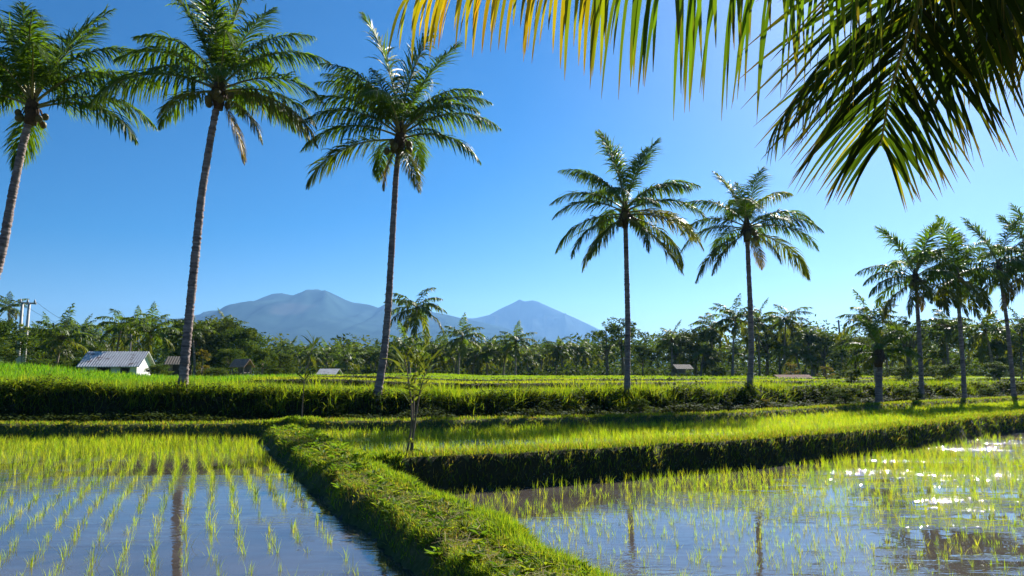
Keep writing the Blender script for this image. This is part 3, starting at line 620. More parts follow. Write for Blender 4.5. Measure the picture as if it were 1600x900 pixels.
over_frond([Cc, at_y(1640, -330, 3.15), at_y(1350, -175, 3.15), at_y(1130, -100, 3.2), at_y(930, -60, 3.25), at_y(760, -34, 3.3), at_y(640, -6, 3.35)], 'frond hanging along the top edge, green turning yellow at its tip',
           nl=104, leaf=0.95, hang=4.2, wid=0.027, seg=8, ribr=0.016, s0=0.12, prof=lambda q: 0.75 + 0.28 * np.sin(np.pi * np.clip(q + 0.15, 0, 1)) - 0.42 * sst(0.45, 1, q), colf=colf_top, spread=(84, 50), vee=0.0, jit=0.17)
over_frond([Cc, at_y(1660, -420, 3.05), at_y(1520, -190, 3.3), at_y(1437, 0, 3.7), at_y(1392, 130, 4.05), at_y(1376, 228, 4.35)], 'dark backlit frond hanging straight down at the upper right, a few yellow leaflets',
           nl=130, leaf=1.0, hang=0.42, wid=0.026, seg=8, ribr=0.018, s0=0.16, prof=lambda q: 0.8 + 0.3 * np.sin(np.pi * q) - 0.30 * sst(0.6, 1, q), colf=colf_backlit(0.05), spread=(74, 34), vee=0.0, jit=0.09)
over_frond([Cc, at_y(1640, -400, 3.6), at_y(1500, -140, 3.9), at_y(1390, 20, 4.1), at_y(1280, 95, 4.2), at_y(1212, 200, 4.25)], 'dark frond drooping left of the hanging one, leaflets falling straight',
           nl=105, leaf=0.85, hang=1.3, wid=0.026, seg=7, ribr=0.018, s0=0.18, prof=lambda q: 0.8 + 0.25 * np.sin(np.pi * q) - 0.5 * sst(0.5, 1, q), colf=colf_backlit(0.05), spread=(60, 15), vee=0.0, jit=0.1)
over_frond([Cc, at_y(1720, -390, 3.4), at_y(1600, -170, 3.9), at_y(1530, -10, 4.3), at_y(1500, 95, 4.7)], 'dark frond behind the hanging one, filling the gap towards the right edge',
           nl=90, leaf=0.95, hang=0.6, wid=0.028, seg=7, ribr=0.018, s0=0.18, prof=lambda q: 0.8 + 0.25 * np.sin(np.pi * q) - 0.4 * sst(0.5, 1, q), colf=colf_backlit(0.06), spread=(66, 26), vee=0.0, jit=0.12)
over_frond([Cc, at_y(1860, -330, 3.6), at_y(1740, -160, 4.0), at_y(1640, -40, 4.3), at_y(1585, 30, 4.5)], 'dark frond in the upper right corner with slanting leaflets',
           nl=90, leaf=1.0, hang=0.4, wid=0.028, seg=6, ribr=0.018, s0=0.2, prof=lambda q: 0.85 + 0.25 * np.sin(np.pi * q) - 0.4 * sst(0.6, 1, q), colf=colf_backlit(0.1), spread=(55, 18), vee=0.1, jit=0.08)

# ------------------------------------------------------------------ trees
def crown(mb, C, Rr, n, leaf, cols, shell=0.6):
    for c, r in zip(C, Rr):
        d = rng.normal(size=(n, 3)); d /= np.linalg.norm(d, axis=1, keepdims=True)
        p = c + d * (r * rng.uniform(shell, 1.05, (n, 1))) * np.array([1, 1, 0.75])
        a = rng.normal(size=(n, 3)); a[:, 2] *= 0.6; a /= np.linalg.norm(a, axis=1, keepdims=True); b = np.cross(a, rng.normal(size=(n, 3))); b /= np.linalg.norm(b, axis=1, keepdims=True)
        s = leaf * rng.uniform(0.6, 1.3, (n, 1))
        V = np.stack([p - a * s, p + b * s * 0.45, p + a * s, p - b * s * 0.45], 1).reshape(-1, 3)
        mb.add(V, np.arange(4 * n).reshape(-1, 4), None, np.repeat(mixcol(n, [cols[rng.integers(len(cols))]]), 4, 0))
LEAFC = [(0.045, 0.085, 0.014), (0.06, 0.105, 0.016), (0.032, 0.062, 0.014), (0.085, 0.125, 0.02)]
def broad_meshes(H=8, Rw=3.5, th=0.35, k=46, n=110, leaf=0.2, cols=LEAFC, layers=False, spread=1.0):
    tb = MB(); tube(tb, [(0, 0, -0.4), (0.1, 0, H * 0.2), (0.05, 0.1, H * 0.45), (0.2, 0.1, H * 0.8)], [0.03 * H, 0.024 * H, 0.018 * H, 0.004 * H], 8, (0.1, 0.1, 0.1), jit=0.05)
    C = []; Rr = []
    for q in range(k):
        z = H * (th + (1 - th) * rng.random() ** 0.8); t = (z / H - th) / (1 - th); ww = Rw * (0.35 + 0.75 * math.sin(math.pi * (0.18 + 0.72 * t)))
        a = rng.uniform(0, 6.28); r = ww * math.sqrt(rng.random()) * spread
        C.append((math.cos(a) * r, math.sin(a) * r, z * 0.94)); Rr.append(Rw * rng.uniform(0.16, 0.34))
        if q < 10: tube(tb, [(0.08, 0.05, H * rng.uniform(0.25, 0.5)), (math.cos(a) * r * 0.5, math.sin(a) * r * 0.5, z * 0.78), (math.cos(a) * r * 0.95, math.sin(a) * r * 0.95, z * 0.92)], [0.011 * H, 0.007 * H, 0.003 * H], 5)
    if layers:
        for q in range(len(C)): Rr[q] *= 0.8
    cb = MB(); crown(cb, C, Rr, n, leaf, cols); return tb.mesh('trunk', M_bark, True), cb.mesh('crown', M_leaf)
TREES = [broad_meshes(8, 3.6, 0.22, 52, 120, 0.19), broad_meshes(8, 3.0, 0.3, 44, 120, 0.18), broad_meshes(8, 2.6, 0.34, 34, 70, 0.16, layers=True, spread=1.15), broad_meshes(8, 3.8, 0.16, 60, 110, 0.2, [(0.05, 0.085, 0.016), (0.07, 0.105, 0.02), (0.04, 0.065, 0.015)]), broad_meshes(8, 2.2, 0.12, 36, 90, 0.17, [(0.13, 0.12, 0.025), (0.09, 0.1, 0.02), (0.16, 0.14, 0.03)])]
def tree(kind, label, px, ptop, y, sx=1.0, group=None, name='broadleaf_tree', cat='tree', rz=None):
    p = at_y(px, ptop, y); g = float(height(p[0], y)); s = (p[2] - g) / 8.0
    t = thing(name, label, cat, (p[0], y, g), random.uniform(0, 6.28) if rz is None else rz, group); t.scale = (s * sx, s * sx, s)
    obj('trunk', TREES[kind][0], t); obj('crown', TREES[kind][1], t); return t

# palms small in the picture: trunk and one crown mesh each, shared
SP = []
for v in range(6):
    cb = MB(); nf = 18 + v % 3
    for q in range(nf):
        e = [80, 66, 58, 50, 44, 38, 32, 26, 18, 10, 2, -6, -16, -28, 54, 40, 28, 14, -2, -38][q] - (16 if v in (0, 2) else 0); az = q * 137.5 + v * 40
        lb, _ = frond_mesh(3.8 * rng.uniform(0.85, 1.1), e, 72 if e < 68 else 36, 32, 0.98, 1.2, 0.15, 2, 0.06 if e > 0 else 0.25, True)
        V = np.concatenate(lb.V); a = R_(az); V = np.stack([V[:, 0] * math.cos(a) - V[:, 1] * math.sin(a), V[:, 0] * math.sin(a) + V[:, 1] * math.cos(a), V[:, 2] + 0.3 * (e + 40) / 120], 1)
        cb.add(V, np.concatenate(lb.Q), np.concatenate(lb.T) if lb.T else None, np.concatenate(lb.C))
    H = 9.0; P = [np.array([0.5 * math.sin(v) * (z / H) ** 2, 0, z - (0.3 if z == 0 else 0)]) for z in np.linspace(0, H, 6)]
    tb = palm_trunk(P, 0.17, 8, 0.3, True); SP.append((tb.mesh('trunk', M_trunk, True), cb.mesh('crown', M_frond), P[-1], H))
def small_palm(label, px, pcrown, y, group=None, v=None, cs_=1.0, tw=1.0, name='coconut_palm'):
    v = random.randrange(6) if v is None else v; tr, cr, c, H = SP[v]
    p = at_y(px, pcrown, y); g = float(height(p[0], y)); s = (p[2] - g) / H
    t = thing(name, label, 'palm tree', (p[0] - c[0], y, g), 0, group)
    o = obj('trunk', tr, t); o.scale = (tw, tw, s)
    o = obj('crown', cr, t, (c[0], c[1], c[2] * s)); o.scale = (cs_, cs_, cs_); o.rotation_euler = (0, 0, random.uniform(0, 6.28)); return t
random.seed(21)
small_palm('dark lone palm between the two mountains, taller than the treeline around it', 651, 484, 84, None, 0, 1.15, 0.8)
small_palm('pale full-crowned palm standing just right of the tall dark lone palm', 722, 530, 88, None, 1, 0.85)
small_palm('palm in the treeline under the right slope of the second mountain', 873, 545, 105, None, 2, 0.8)
small_palm('palm in the treeline under the peak of the second mountain', 806, 537, 100, None, 3, 0.85)
small_palm('low bushy palm behind the slim young tree and the curved palm trunk', 634, 548, 70, None, 4, 0.8)
small_palm('palm standing above the trees at the far left edge behind the power poles', 14, 482, 105, None, 5, 0.75)
small_palm('broad palm between the power poles and the white house', 97, 533, 72, None, 1, 1.0)
small_palm('dark palm behind the white house roof', 190, 510, 80, None, 2, 0.85)
small_palm('young palm with big pale ribs right beside the white house', 236, 524, 60, None, 3, 0.72)
small_palm('left one of the palm pair rising above the trees beside the ragged palm', 1112, 513, 95, None, 0, 0.9)
small_palm('fullest crown of the distant palms just left of the ragged palm trunk', 1148, 502, 92, None, 1, 1.0)
small_palm('tall distant palm standing out right of the ragged palm trunk', 1228, 500, 92, None, 2, 0.9)
small_palm('distant palm partly behind the ragged palm trunk', 1185, 505, 97, None, 3, 0.9)
small_palm('dusky palm rising behind the stocky young palm', 1357, 505, 62, None, 4, 0.8)
small_palm('hazy palm between the two rightmost trunks of the right-hand row', 1540, 520, 70, None, 5, 0.85)
small_palm('hazy palm behind the middle trunk of the right-hand row', 1478, 512, 75, None, 0, 0.85)
small_palm('palm at the right edge behind the leaning trunk', 1597, 520, 80, None, 1, 0.9)
ga = 'palms of the far treeline under the mountains'
px = 455
while px < 950:
    small_palm('coconut palm in the dense far treeline under the mountains', px, random.uniform(548, 566), random.uniform(100, 150), ga, None, random.uniform(0.65, 0.95)); px += random.uniform(7, 13)
gb_ = 'palms scattered in the hazy trees on the right'
for k in range(26):
    small_palm('coconut palm among the hazy trees at the right', random.uniform(960, 1640), random.uniform(525, 560), random.uniform(75, 130), gb_, None, random.uniform(0.65, 0.95))
gc = 'palms among the trees behind the white house'
for k in range(9):
    small_palm('coconut palm among the trees behind the white house', [30, 60, 75, 130, 155, 215, 300, 352, 265][k], random.uniform(515, 545), random.uniform(75, 105), gc, None, random.uniform(0.7, 0.95))
# broadleaf trees
tree(0, 'dense dark broadleaf tree at the far left edge below the small palm', -5, 500, 66, 1.3)
tree(3, 'round green tree just right of the power poles', 75, 515, 82, 1.2)
tree(1, 'low tree between the broad palm and the white house', 140, 535, 84, 1.4)
tree(0, 'big dark tree behind the pinkish palm trunk', 300, 502, 82, 1.2)
tree(3, 'rounded lighter tree right of the pinkish palm trunk, tallest in its clump', 345, 497, 84, 1.0)
tree(0, 'dark dense tree at the right of the clump under the left mountain', 378, 512, 82, 1.1)
tree(4, 'yellowish bushy tree close behind the pinkish palm trunk', 318, 545, 58, 0.9)
tree(1, 'tree with visible pale stem at the right end of the left clump', 412, 540, 74, 1.1)
tree(3, 'low rounded tree at the foot of the left mountain, end of the clump', 438, 552, 78, 1.4)
tree(0, 'low dark tree behind the brown thatched hut', 362, 545, 76, 1.2)
tree(2, 'tall airy tree left of the centre right palm trunk, layered thin crown', 948, 500, 96, 0.9)
tree(2, 'tall airy tree touching the centre right palm trunk, layered thin crown', 972, 492, 98, 1.0)
tree(1, 'small tree right of the centre right palm trunk', 1003, 535, 96, 1.0)
tree(0, 'dark bushy tree in the gap between the two middle palms', 1052, 522, 98, 1.1)
tree(3, 'wide bushy tree left of the distant palm group', 1085, 515, 96, 1.1)
tree(2, 'feathery tree behind the distant palm group', 1195, 490, 100, 1.1)
tree(1, 'green tree right of the ragged palm trunk', 1215, 512, 98, 1.0)
tree(0, 'dark rounded tree standing alone between ragged palm and leaning pole', 1285, 520, 90, 1.2)
tree(3, 'tree behind the stocky young palm', 1335, 525, 84, 1.1)
tree(2, 'feathery tree behind the first trunk of the right-hand row', 1415, 488, 72, 1.1)
tree(0, 'dark tree between the trunks of the right-hand row', 1470, 500, 78, 1.2)
tree(1, 'hazy tree left of the leaning trunk near the right edge', 1550, 528, 80, 1.1)
tree(3, 'tree filling the right edge behind the leaning trunk', 1610, 515, 82, 1.3)
# low shrubs and dark hedge trees near the plateau end
for k, (px_, pt, y_, kind, lab) in enumerate([(340, 575, 50, 3, 'round green shrub right of the yellowish tree'), (430, 575, 62, 0, 'dark shrub beside the grey hut'), (250, 568, 54, 1, 'shrub by the right end of the white house'), (1290, 572, 70, 4, 'reddish bush right of the low roofed shed'),
        (1235, 566, 74, 4, 'reddish dry bush behind the low roofed shed'), (1330, 578, 60, 0, 'dark hedge shrub left of the stocky young palm'), (1410, 572, 62, 0, 'dark hedge shrub right of the stocky young palm'), (1560, 565, 62, 1, 'leafy shrub by the leaning trunk at right'), (1475, 570, 64, 0, 'shrub between the first two trunks of the right-hand row'),
        (1020, 575, 84, 1, 'shrub behind the small dark hut'), (1120, 574, 82, 3, 'shrub between small hut and ragged palm trunk'), (60, 560, 60, 1, 'leafy shrub at the foot of the power poles'), (125, 562, 58, 0, 'dark shrub at the left end of the white house')]):
    tree(kind, lab, px_, pt, y_, 2.0, None, 'shrub', 'shrub')
def bank_shrub(label, px, ptop, y, sx=1.3, kind=3): return tree(kind, label, px, ptop, y, sx, None, 'shrub', 'shrub')
bank_shrub('pale leafy shrub at the foot of the pinkish palm trunk', 303, 622, 25.0, 1.6, 3)
bank_shrub('small leafy shrub at the foot of the centre right palm', 1000, 622, 28.2, 1.5, 1)
bank_shrub('low leafy shrub on the bank right of the ragged palm', 1195, 622, 33.0, 1.7, 4)
bank_shrub('tiny dark bush on the bund at the right end of the bank', 1266, 634, 31.4, 1.6, 0)
bank_shrub('dark rounded shrub on the bank left of the stocky young palm', 1320, 606, 37.0, 1.8, 0)
bank_shrub('dark shrub on the bank between the stocky palm and the row', 1415, 606, 40.5, 1.8, 0)
bank_shrub('dark round shrub on the bank right of the middle row trunk', 1545, 606, 45.0, 1.6, 0)
# far wood that reads as one mass
wb = MB(); nC = 640; a = np.linspace(-0.86, 0.86, nC) + rng.normal(0, 0.004, nC); y = rng.uniform(135, 210, nC)
pxs = 800 + F_PX * a
hh = np.interp(pxs, [0, 200, 420, 470, 560, 900, 1000, 1300, 1600], [10, 11, 11, 7, 8, 8, 11, 12, 13]) * rng.uniform(0.55, 1.05, nC)
C = np.stack([a * y, y, 1.1 + hh * 0.55], 1)
for c, q in zip(C, hh):
    crown(wb, [c + np.array([0, 0, -q * 0.25]), c + np.array([rng.normal(0, 1), 0, q * 0.2])], [q * 0.42, q * 0.34], 70, 0.45, LEAFC, 0.3)
for k in range(420):
    a_ = rng.uniform(-0.85, 0.85); y_ = rng.uniform(102, 132); h_ = rng.uniform(1.2, 3.2)
    crown(wb, [np.array([a_ * y_, y_, 1.0 + h_ * 0.35])], [h_ * 0.75], 60, 0.34, [(0.03, 0.055, 0.013), (0.045, 0.075, 0.015)], 0.3)
stuff('woods', wb, M_leaf, 'unbroken hazy wood closing off the fields below the mountains', 'woods')

# ------------------------------------------------------------------ slim young trees with lance leaves
def lance(mb, p, d, l, w, col):
    d = d / np.linalg.norm(d); s = np.cross(d, rng.normal(size=3)); s /= np.linalg.norm(s); dn = np.array([0, 0, -1.0])
    pts = [p, p + d * l * 0.35, p + d * l * 0.7 + dn * l * 0.05, p + d * l + dn * l * 0.18]; ws = [0.25, 1, 0.7, 0.05]; V = []
    for q, k in zip(pts, ws): V += [q - s * w * k / 2, q + s * w * k / 2]
    mb.add(np.array(V), [[0, 1, 3, 2], [2, 3, 5, 4], [4, 5, 7, 6]], None, col)
def slim(label, stems, tufts_, y, px0, lc=(0.11, 0.15, 0.035), sr=1.0, lw=0.05):
    b = at_y(*px0, y); b[2] = float(height(b[0], y)); t = thing('young_tree', label, 'young tree', tuple(b))
    for st in stems:
        mb = MB(); P = [at_y(q[0], q[1], y) - b for q in st]; P[0][2] = min(P[0][2], 0) - 0.1
        tube(mb, poly(P, 12), np.linspace(0.024, 0.010, 12) * sr, 6, (0.1, 0.1, 0.1), jit=0.08); obj('stem', mb.mesh('stem', M_bark, True), t)
    mb = MB()
    for (px_, py_, n, l, up) in tufts_:
        c = at_y(px_, py_, y) - b
        for k in range(int(n * 0.72)):
            a = random.uniform(0, 6.28); d = np.array([math.cos(a), math.sin(a), random.uniform(up - 0.4, up + 0.7)])
            lance(mb, c + np.array([0, 0, random.uniform(-0.12, 0.12)]), d, l * random.uniform(0.8, 1.45), lw, np.array(lc) * random.uniform(0.6, 1.4))
    obj('leaves', mb.mesh('leaves', M_leaf), t)
slim('slim young tree with lance leaves on the corner of the upper field rim', [[(632, 716), (640, 690), (645, 655), (640, 600), (632, 560)], [(640, 690), (650, 650), (656, 610), (665, 580)], [(645, 655), (647, 610), (650, 570)]],
     [(632, 575, 16, 0.42, 0.9), (665, 580, 16, 0.45, 0.9), (650, 570, 14, 0.45, 1.2), (640, 600, 12, 0.4, 0.5), (640, 625, 8, 0.36, 0.4), (656, 610, 10, 0.4, 0.6), (640, 692, 8, 0.3, 0.1), (633, 565, 8, .4, 1.4)], 14.9, (632, 712))
slim('very thin young tree with two small leaf tufts on the bund at the path end', [[(470, 660), (473, 620), (478, 580), (488, 545), (491, 535)], [(473, 620), (475, 590)]], [(490, 538, 18, 0.42, 0.9), (476, 592, 18, 0.42, 0.7)], 22.6, (470, 658), (0.05, 0.085, 0.02), 0.6, 0.04)

# ------------------------------------------------------------------ buildings and poles
M_wall = solid_mat('whitewashed_wall', [(0.25, (0.45, 0.45, 0.42)), (0.6, (0.74, 0.74, 0.70))], 2.5, 0.9, 0.15, 0.01)
M_tin = solid_mat('weathered_tin_roof', [(0.36, (0.2, 0.14, 0.11)), (0.42, (0.5, 0.48, 0.47)), (0.8, (0.68, 0.67, 0.66))], 2.0, 0.55, 0.2, 0.01, (1, 1, 1), False, 0.5)
M_thatch = solid_mat('brown_thatch', [(0.3, (0.2, 0.12, 0.09)), (0.7, (0.42, 0.27, 0.2))], 8, 0.95, 0.8, 0.04)
M_wood = solid_mat('grey_timber', [(0.3, (0.10, 0.085, 0.07)), (0.7, (0.24, 0.21, 0.18))], 6, 0.85, 0.3, 0.01, (4, 4, 0.5))
M_dark = solid_mat('dark_opening', [(0.3, (0.012, 0.014, 0.016)), (0.7, (0.03, 0.03, 0.03))], 4, 0.7, 0.1, 0.01)
M_conc = solid_mat('pale_concrete_pole', [(0.3, (0.34, 0.33, 0.31)), (0.7, (0.52, 0.5, 0.47))], 5, 0.85, 0.2, 0.005)
M_steel = solid_mat('grey_steel', [(0.3, (0.16, 0.17, 0.18)), (0.7, (0.3, 0.31, 0.32))], 6, 0.5, 0.1, 0.005, spec=0.5)
def roof_mb(w, d, rise, zb, over=0.35, wave=0.03, ridge='x'):
    """corrugated gable roof with thickness"""
    mb = MB(); k = int((w + 2 * over) / 0.09); xs_ = np.linspace(-w / 2 - over, w / 2 + over, k); wv = wave * (np.arange(k) % 2)
    rows = []
    for (yy, zz) in ((-d / 2 - over, -over * rise / (d / 2)), (0, rise), (d / 2 + over, -over * rise / (d / 2))):
        rows.append(np.stack([xs_, np.full(k, yy), zb + zz + wv], 1))
    lo = [r - np.array([0, 0, 0.05]) for r in rows]; V = np.concatenate(rows + lo); Qs = []
    for r in (0, 1):
        for i in range(k - 1):
            Qs.append([r * k + i, r * k + i + 1, (r + 1) * k + i + 1, (r + 1) * k + i]); Qs.append([(r + 4) * k + i, (r + 4) * k + i + 1, (r + 3) * k + i + 1, (r + 3) * k + i])
        for i in (0, k - 1): Qs.append([r * k + i, (r + 1) * k + i, (r + 4) * k + i, (r + 3) * k + i])
    for r in (0, 2):
        for i in range(k - 1): Qs.append([r * k + i, r * k + i + 1, (r + 3) * k + i + 1, (r + 3) * k + i])
    mb.add(V, Qs); return mb
def walls_mb(w, d, h, rise):
    mb = MB(); t = 0.12
    for sx in (-1, 1):
        x = sx * w / 2; V = []
        for xx in (x - t / 2, x + t / 2): V += [(xx, -d / 2, -0.5), (xx, d / 2, -0.5), (xx, d / 2, h), (xx, 0, h + rise), (xx, -d / 2, h)]
        mb.add(V, [[0, 1, 2, 4], [9, 7, 6, 5], [0, 4, 9, 5], [4, 3, 8, 9], [3, 2, 7, 8], [2, 1, 6, 7]], [[4, 2, 3], [8, 7, 9]])
    for sy in (-1, 1): box(mb, (0, sy * (d / 2 - t / 2 - 0.003), h / 2 - 0.25), (w - t - 0.004, t, h + 0.49))
    return mb
def house(name, label, px, peave, y, w, d, h, rise, rz, wm, rm, openings, cat='house'):
    p = at_y(px, peave, y); t = thing(name, label, cat, (p[0], y, p[2] - h), rz)
    obj('wall', walls_mb(w, d, h, rise).mesh('wall', wm), t); obj('roof', roof_mb(w, d, rise, h + 0.03).mesh('roof', rm), t)
    for nm, x, z, ww, hh_ in openings:
        mb = MB(); box(mb, (x, -d / 2 - 0.012, z), (ww, 0.05, hh_)); f = obj(nm, mb.mesh(nm, M_dark), t)
        mb = MB()
        for sx in (-1, 1): box(mb, (x + sx * (ww / 2 + 0.04), -d / 2 - 0.02, z), (0.07, 0.075, hh_ + 0.14))
        for sz in (-1, 1): box(mb, (x, -d / 2 - 0.02, z + sz * (hh_ / 2 + 0.035)), (ww, 0.07, 0.068))
        obj('frame', mb.mesh('frame', M_wood), f)
    return t
house('house', 'low white house with rust-speckled tin roof among the trees at left', 184, 569, 56, 3.7, 2.7, 1.9, 0.92, R_(6), M_wall, M_tin, [('window', 1.1, 1.25, 0.5, 0.7), ('door', -0.4, 0.9, 0.8, 1.75)])
house('shed', 'grey shed half hidden behind the pinkish palm trunk', 277, 566, 62, 0.9, 1.4, 1.9, 0.45, R_(10), M_wood, M_wood, [('door', 0.2, 0.9, 0.7, 1.6)], 'shed')
house('shed', 'tiny grey-roofed shed in front of the far palms under the left mountain', 515, 583, 92, 1.9, 1.8, 1.4, 0.5, R_(-8), M_wood, M_tin, [('door', 0.2, 0.7, 0.5, 1.2)], 'shed')
house('shed', 'wide low shed with dark timber walls right of the ragged palm trunk', 1237, 595, 72, 3.2, 2.6, 1.0, 0.55, R_(14), M_wood, M_thatch, [('door', 0.3, 0.5, 0.6, 0.9)], 'shed')
def hut(label, px, peave, y, w, d, h, rise, rz, rm):
    p = at_y(px, peave, y); g = float(height(p[0], y)); h = max(p[2] - g, h); t = thing('field_hut', label, 'hut', (p[0], y, g), rz)
    for sx in (-1, 1):
        for sy in (-1, 1):
            mb = MB(); tube(mb, [(sx * w / 2, sy * d / 2, -0.3), (sx * w / 2, sy * d / 2, h)], 0.06, 6); obj('post', mb.mesh('post', M_wood), t)
    mb = MB(); box(mb, (0, 0, h * 0.45), (w, d, 0.08)); obj('platform', mb.mesh('platform', M_wood), t)
    mb = MB(); box(mb, (0, d / 2 - 0.02, h * 0.72), (w - 0.15, 0.05, h * 0.5)); obj('back_wall', mb.mesh('back_wall', M_wood), t)
    obj('roof', roof_mb(w, d, rise, h, 0.25).mesh('roof', rm), t)
hut('small open field hut with pale sloping roof before the trees, left of the ragged palm', 1065, 589, 78, 1.5, 1.4, 1.0, 0.35, R_(12), M_wood)
hut('brown thatched field hut under the dark trees at left', 378, 573, 66, 1.1, 1.1, 1.3, 0.5, R_(-15), M_thatch)
# H-frame power pole with transformer
y0 = 74; A = at_y(27, 571, y0); B = at_y(36, 571, y0); top = at_y(40, 473, y0); zb = float(height(A[0], y0))
t = thing('power_pole', 'pale twin power poles with crossarm and transformer at the left edge', 'power pole', (A[0], y0, zb)); o_ = np.array([A[0], y0, zb])
for b_, tp in ((A, at_y(35, 474, y0)), (B, at_y(46, 473, y0))):
    mb = MB(); q = b_.copy(); q[2] = zb - 0.5; tube(mb, [q - o_, tp - o_], [0.2, 0.13], 8); obj('pole', mb.mesh('pole', M_conc, True), t)
a_, b_ = at_y(29, 472.5, y0) - o_, at_y(57, 474.5, y0) - o_
mb = MB(); tube(mb, [a_, b_], 0.09, 6); arm = obj('crossarm', mb.mesh('crossarm', M_steel), t)
for k in (0.1, 0.5, 0.9):
    mb = MB(); q = a_ * (1 - k) + b_ * k; tube(mb, [q, q + np.array([0, 0, 0.15]), q + np.array([0, 0, 0.3]), q + np.array([0, 0, 0.4])], [0.05, 0.11, 0.07, 0.03], 8); obj('insulator', mb.mesh('insulator', M_conc, True), arm)
mb = MB(); q = at_y(37, 528, y0) - o_; box(mb, q, (0.75, 0.6, 0.14)); box(mb, q + np.array([0, 0, 0.55]), (0.55, 0.5, 0.9)); obj('transformer', mb.mesh('transformer', M_steel), t)
mb = MB(); q = at_y(31, 563, y0) - o_; box(mb, q, (0.5, 0.4, 0.9)); obj('switch_box', mb.mesh('switch_box', M_conc), t)
def pole(label, p0, p1, y, r=0.09):
    b = at_y(*p0, y); g = float(height(b[0], y)); t = thing('utility_pole', label, 'pole', (b[0], y, g)); o_ = np.array([b[0], y, g]); e = at_y(*p1, y) - o_
    mb = MB(); tube(mb, [np.array([0, 0, -0.4]), e], [r * 1.3, r], 8); obj('shaft', mb.mesh('shaft', M_wood, True), t)
    mb = MB(); tube(mb, [e + np.array([-0.3, 0, -0.2]), e + np.array([0.3, 0, -0.2])], 0.04, 6); obj('crossarm', mb.mesh('crossarm', M_wood), t)
    return e + o_
e1 = pole('thin pole rising behind the roof of the white house', (202, 570), (205, 522), 66, 0.06)
pole('thin leaning bare pole sticking out of the trees at right', (1318, 580), (1310, 500), 86, 0.1)
for k, (p, q, lab) in enumerate([(at_y(57, 472, y0), e1, 'upper'), (at_y(30, 471, y0), e1 - np.array([0, 0, 0.25]), 'lower')]):
    mb = MB(); s = np.linspace(0, 1, 14); P = np.stack([p * (1 - u) + q * u - np.array([0, 0, 1.0 * 4 * u * (1 - u)]) for u in s]); tube(mb, P, 0.014, 4)
    tag(obj('power_cable', mb.mesh('power_cable', M_steel)), lab + ' sagging cable from the twin power poles to the pole behind the white house', 'cable')

# ------------------------------------------------------------------ mountains
def mountain(name, prof, y0, front, back, seed, cols):
    px = np.array([q[0] for q in prof], float); py = np.array([q[1] for q in prof], float)
    xs_ = np.linspace(at_y(px[0], 500, y0)[0], at_y(px[-1], 500, y0)[0], 420)
    pp = 800 + F_PX * xs_ * 1.0 / y0 / 1.0
    pts = np.array([at_y(a, b, y0) for a, b in zip(px, py)]); Hr = np.interp(xs_, pts[:, 0], pts[:, 2])
    yy = np.concatenate([y0 - front * np.linspace(1, 0, 110, endpoint=False), y0 + back * np.linspace(0, 1, 30)])
    Xm, Ym = np.meshgrid(xs_, yy); t = np.where(Ym < y0, (y0 - Ym) / front, (Ym - y0) / back)
    g = fbm(Xm / 330 + 0.35 * fbm(Xm / 500, Ym / 500, seed + 7), Ym / 1500, seed, 5); rid = 1 - np.abs(2 * vn(Xm / 260 + 0.9 * fbm(Xm / 400, Ym / 400, seed + 3), Ym / 1300, seed + 1) - 1)
    amp = sst(0, 0.12, t) * (1 - sst(0.85, 1, t))
    f = (1 - t) ** 1.55 * (1 + amp * (0.42 * g + 0.30 * (rid - 0.5)))
    jag = 1 + 0.012 * fbm(xs_ / 60, xs_ * 0, seed + 5, 4)
    Zm = 1 + (Hr * jag)[None] * f
    mb = MB(); nx_ = len(xs_); i = (np.arange(len(yy) - 1)[:, None] * nx_ + np.arange(nx_ - 1)[None]).ravel()
    c = np.array(cols[0]) * (1 + 1.2 * fbm(Xm / 120, Ym / 120, seed + 9, 4)).reshape(-1, 1)
    ppx = 800 + F_PX * Xm / Ym; ppy = 585 - F_PX * Zm / Ym
    sc = np.zeros_like(Xm)
    for (cx, cy, rx, ry) in cols[2]: sc = np.maximum(sc, sst(1.1, 0.5, np.hypot((Xm - cx) / rx, (Zm - cy) / ry) + 1.0 * fbm(Xm / 90, Zm / 60, seed + 4, 4)))
    c = c * (1 - sc.reshape(-1, 1)) + np.array(cols[1]) * sc.reshape(-1, 1)
    mb.add(np.stack([Xm.ravel(), Ym.ravel(), Zm.ravel()], 1), np.stack([i, i + 1, i + nx_ + 1, i + nx_], 1), None, c)
    m, nt, out = mat(name + '_slopes'); a = N(nt, 'ShaderNodeAttribute', attribute_name='tint'); p = N(nt, 'ShaderNodeBsdfPrincipled'); p.inputs['Roughness'].default_value = 1.0; p.inputs['Specular IOR Level'].default_value = 0.0
    nt.links.new(a.outputs['Color'], p.inputs['Base Color']); nt.links.new(p.outputs[0], out.inputs[0])
    tag(obj(name, mb.mesh(name, m, True)), kind='structure')
mountain('mountain', [(-300, 560), (-100, 540), (60, 525), (140, 516), (200, 508), (260, 501), (300, 494), (335, 486), (370, 481), (400, 469), (425, 459.5), (440, 458), (455, 461), (467, 461.5), (480, 455), (493, 453), (510, 455), (525, 461), (540, 469), (552, 473), (575, 476), (592, 481), (600, 476), (608, 471), (618, 475), (628, 480), (650, 485), (690, 490), (720, 497), (780, 510), (850, 530), (930, 560), (1000, 582)],
         5000, 2600, 1500, 70, [(0.025, 0.045, 0.04), (0.06, 0.066, 0.062), [(-1290, 390, 110, 60)]])
mountain('mountain', [(560, 560), (620, 520), (680, 502), (720, 498), (745, 497), (765, 492), (785, 481), (800, 474), (808, 470), (812, 468), (820, 471), (832, 469.5), (842, 472), (855, 478), (880, 489), (905, 500), (930, 512), (970, 532), (1030, 560), (1120, 583)],
         6600, 1500, 1200, 80, [(0.035, 0.045, 0.04), (0.045, 0.055, 0.05), [(400, 600, 90, 100)]])

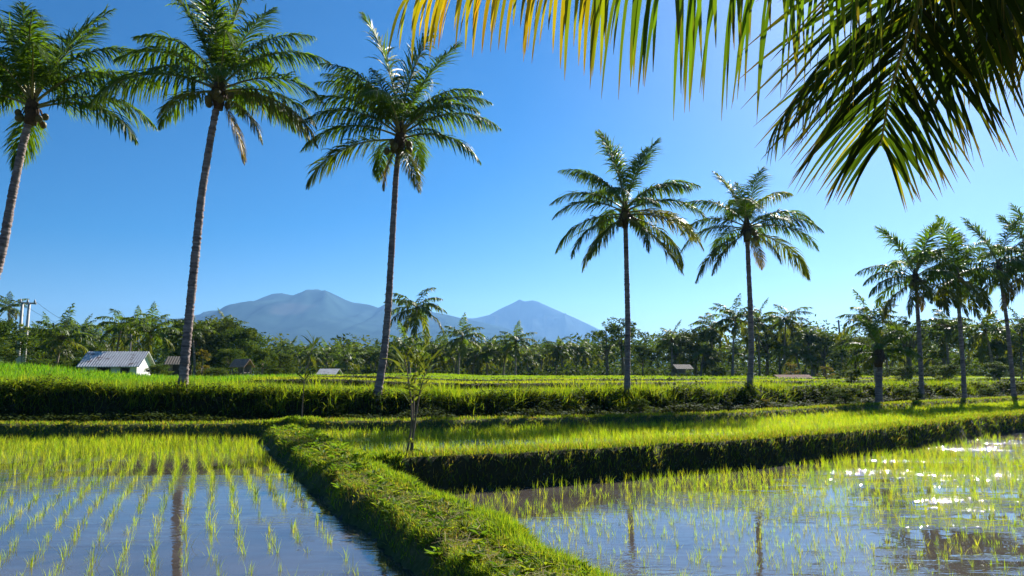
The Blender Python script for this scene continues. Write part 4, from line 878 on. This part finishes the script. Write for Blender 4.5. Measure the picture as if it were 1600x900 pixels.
# ------------------------------------------------------------------ haze, sky, sun
HZ = 0.000085
m, nt, out = mat('haze'); v = N(nt, 'ShaderNodeVolumePrincipled'); v.inputs['Color'].default_value = (0.24, 0.52, 1.0, 1); v.inputs['Density'].default_value = HZ; v.inputs['Anisotropy'].default_value = 0.35
nt.links.new(v.outputs[0], out.inputs['Volume'])
mb = MB(); box(mb, (0, 0, 410), (17000, 17000, 824)); tag(obj('haze', mb.mesh('haze', m)), 'thin blue haze over the whole valley', 'haze', kind='stuff')

SUN_AZ, SUN_EL = R_(33), R_(34)
w = bpy.data.worlds.new('World'); scene.world = w; w.use_nodes = True; nt = w.node_tree
for n_ in list(nt.nodes): nt.nodes.remove(n_)
sky = N(nt, 'ShaderNodeTexSky', sky_type='NISHITA'); sky.sun_disc = False; sky.sun_elevation = SUN_EL; sky.sun_rotation = SUN_AZ
sky.altitude = 400; sky.air_density = 1.0; sky.dust_density = 0.8; sky.ozone_density = 3.0
hs = N(nt, 'ShaderNodeHueSaturation'); hs.inputs['Saturation'].default_value = 1.8
bg = N(nt, 'ShaderNodeBackground'); bg.inputs['Strength'].default_value = 0.031
wo = N(nt, 'ShaderNodeOutputWorld'); tn = N(nt, 'ShaderNodeMix', data_type='RGBA', blend_type='MULTIPLY'); tn.inputs[0].default_value = 1.0; tn.inputs[7].default_value = (0.84, 0.97, 1.06, 1)
nt.links.new(sky.outputs[0], hs.inputs['Color']); nt.links.new(hs.outputs[0], tn.inputs[6]); nt.links.new(tn.outputs[2], bg.inputs[0]); nt.links.new(bg.outputs[0], wo.inputs[0])
sd = bpy.data.lights.new('sun', 'SUN'); sd.energy = 5.0; sd.angle = R_(0.53); sd.color = (1.0, 0.95, 0.86)
so = bpy.data.objects.new('sun', sd); COL.objects.link(so)
dv = Vector((-math.sin(SUN_AZ) * math.cos(SUN_EL), -math.cos(SUN_AZ) * math.cos(SUN_EL), -math.sin(SUN_EL)))
so.rotation_euler = dv.to_track_quat('-Z', 'Y').to_euler(); so.location = (30, 40, 60)

scene.view_settings.view_transform = 'Standard'; scene.view_settings.look = 'None'; scene.view_settings.gamma = 1.0
scene.view_settings.exposure = 1.5; scene.view_settings.use_curve_mapping = False
scene.cycles.use_denoising = True
scene.cycles.max_bounces = 8; scene.cycles.transparent_max_bounces = 8; scene.cycles.volume_bounces = 0
scene.cycles.sample_clamp_indirect = 6.0
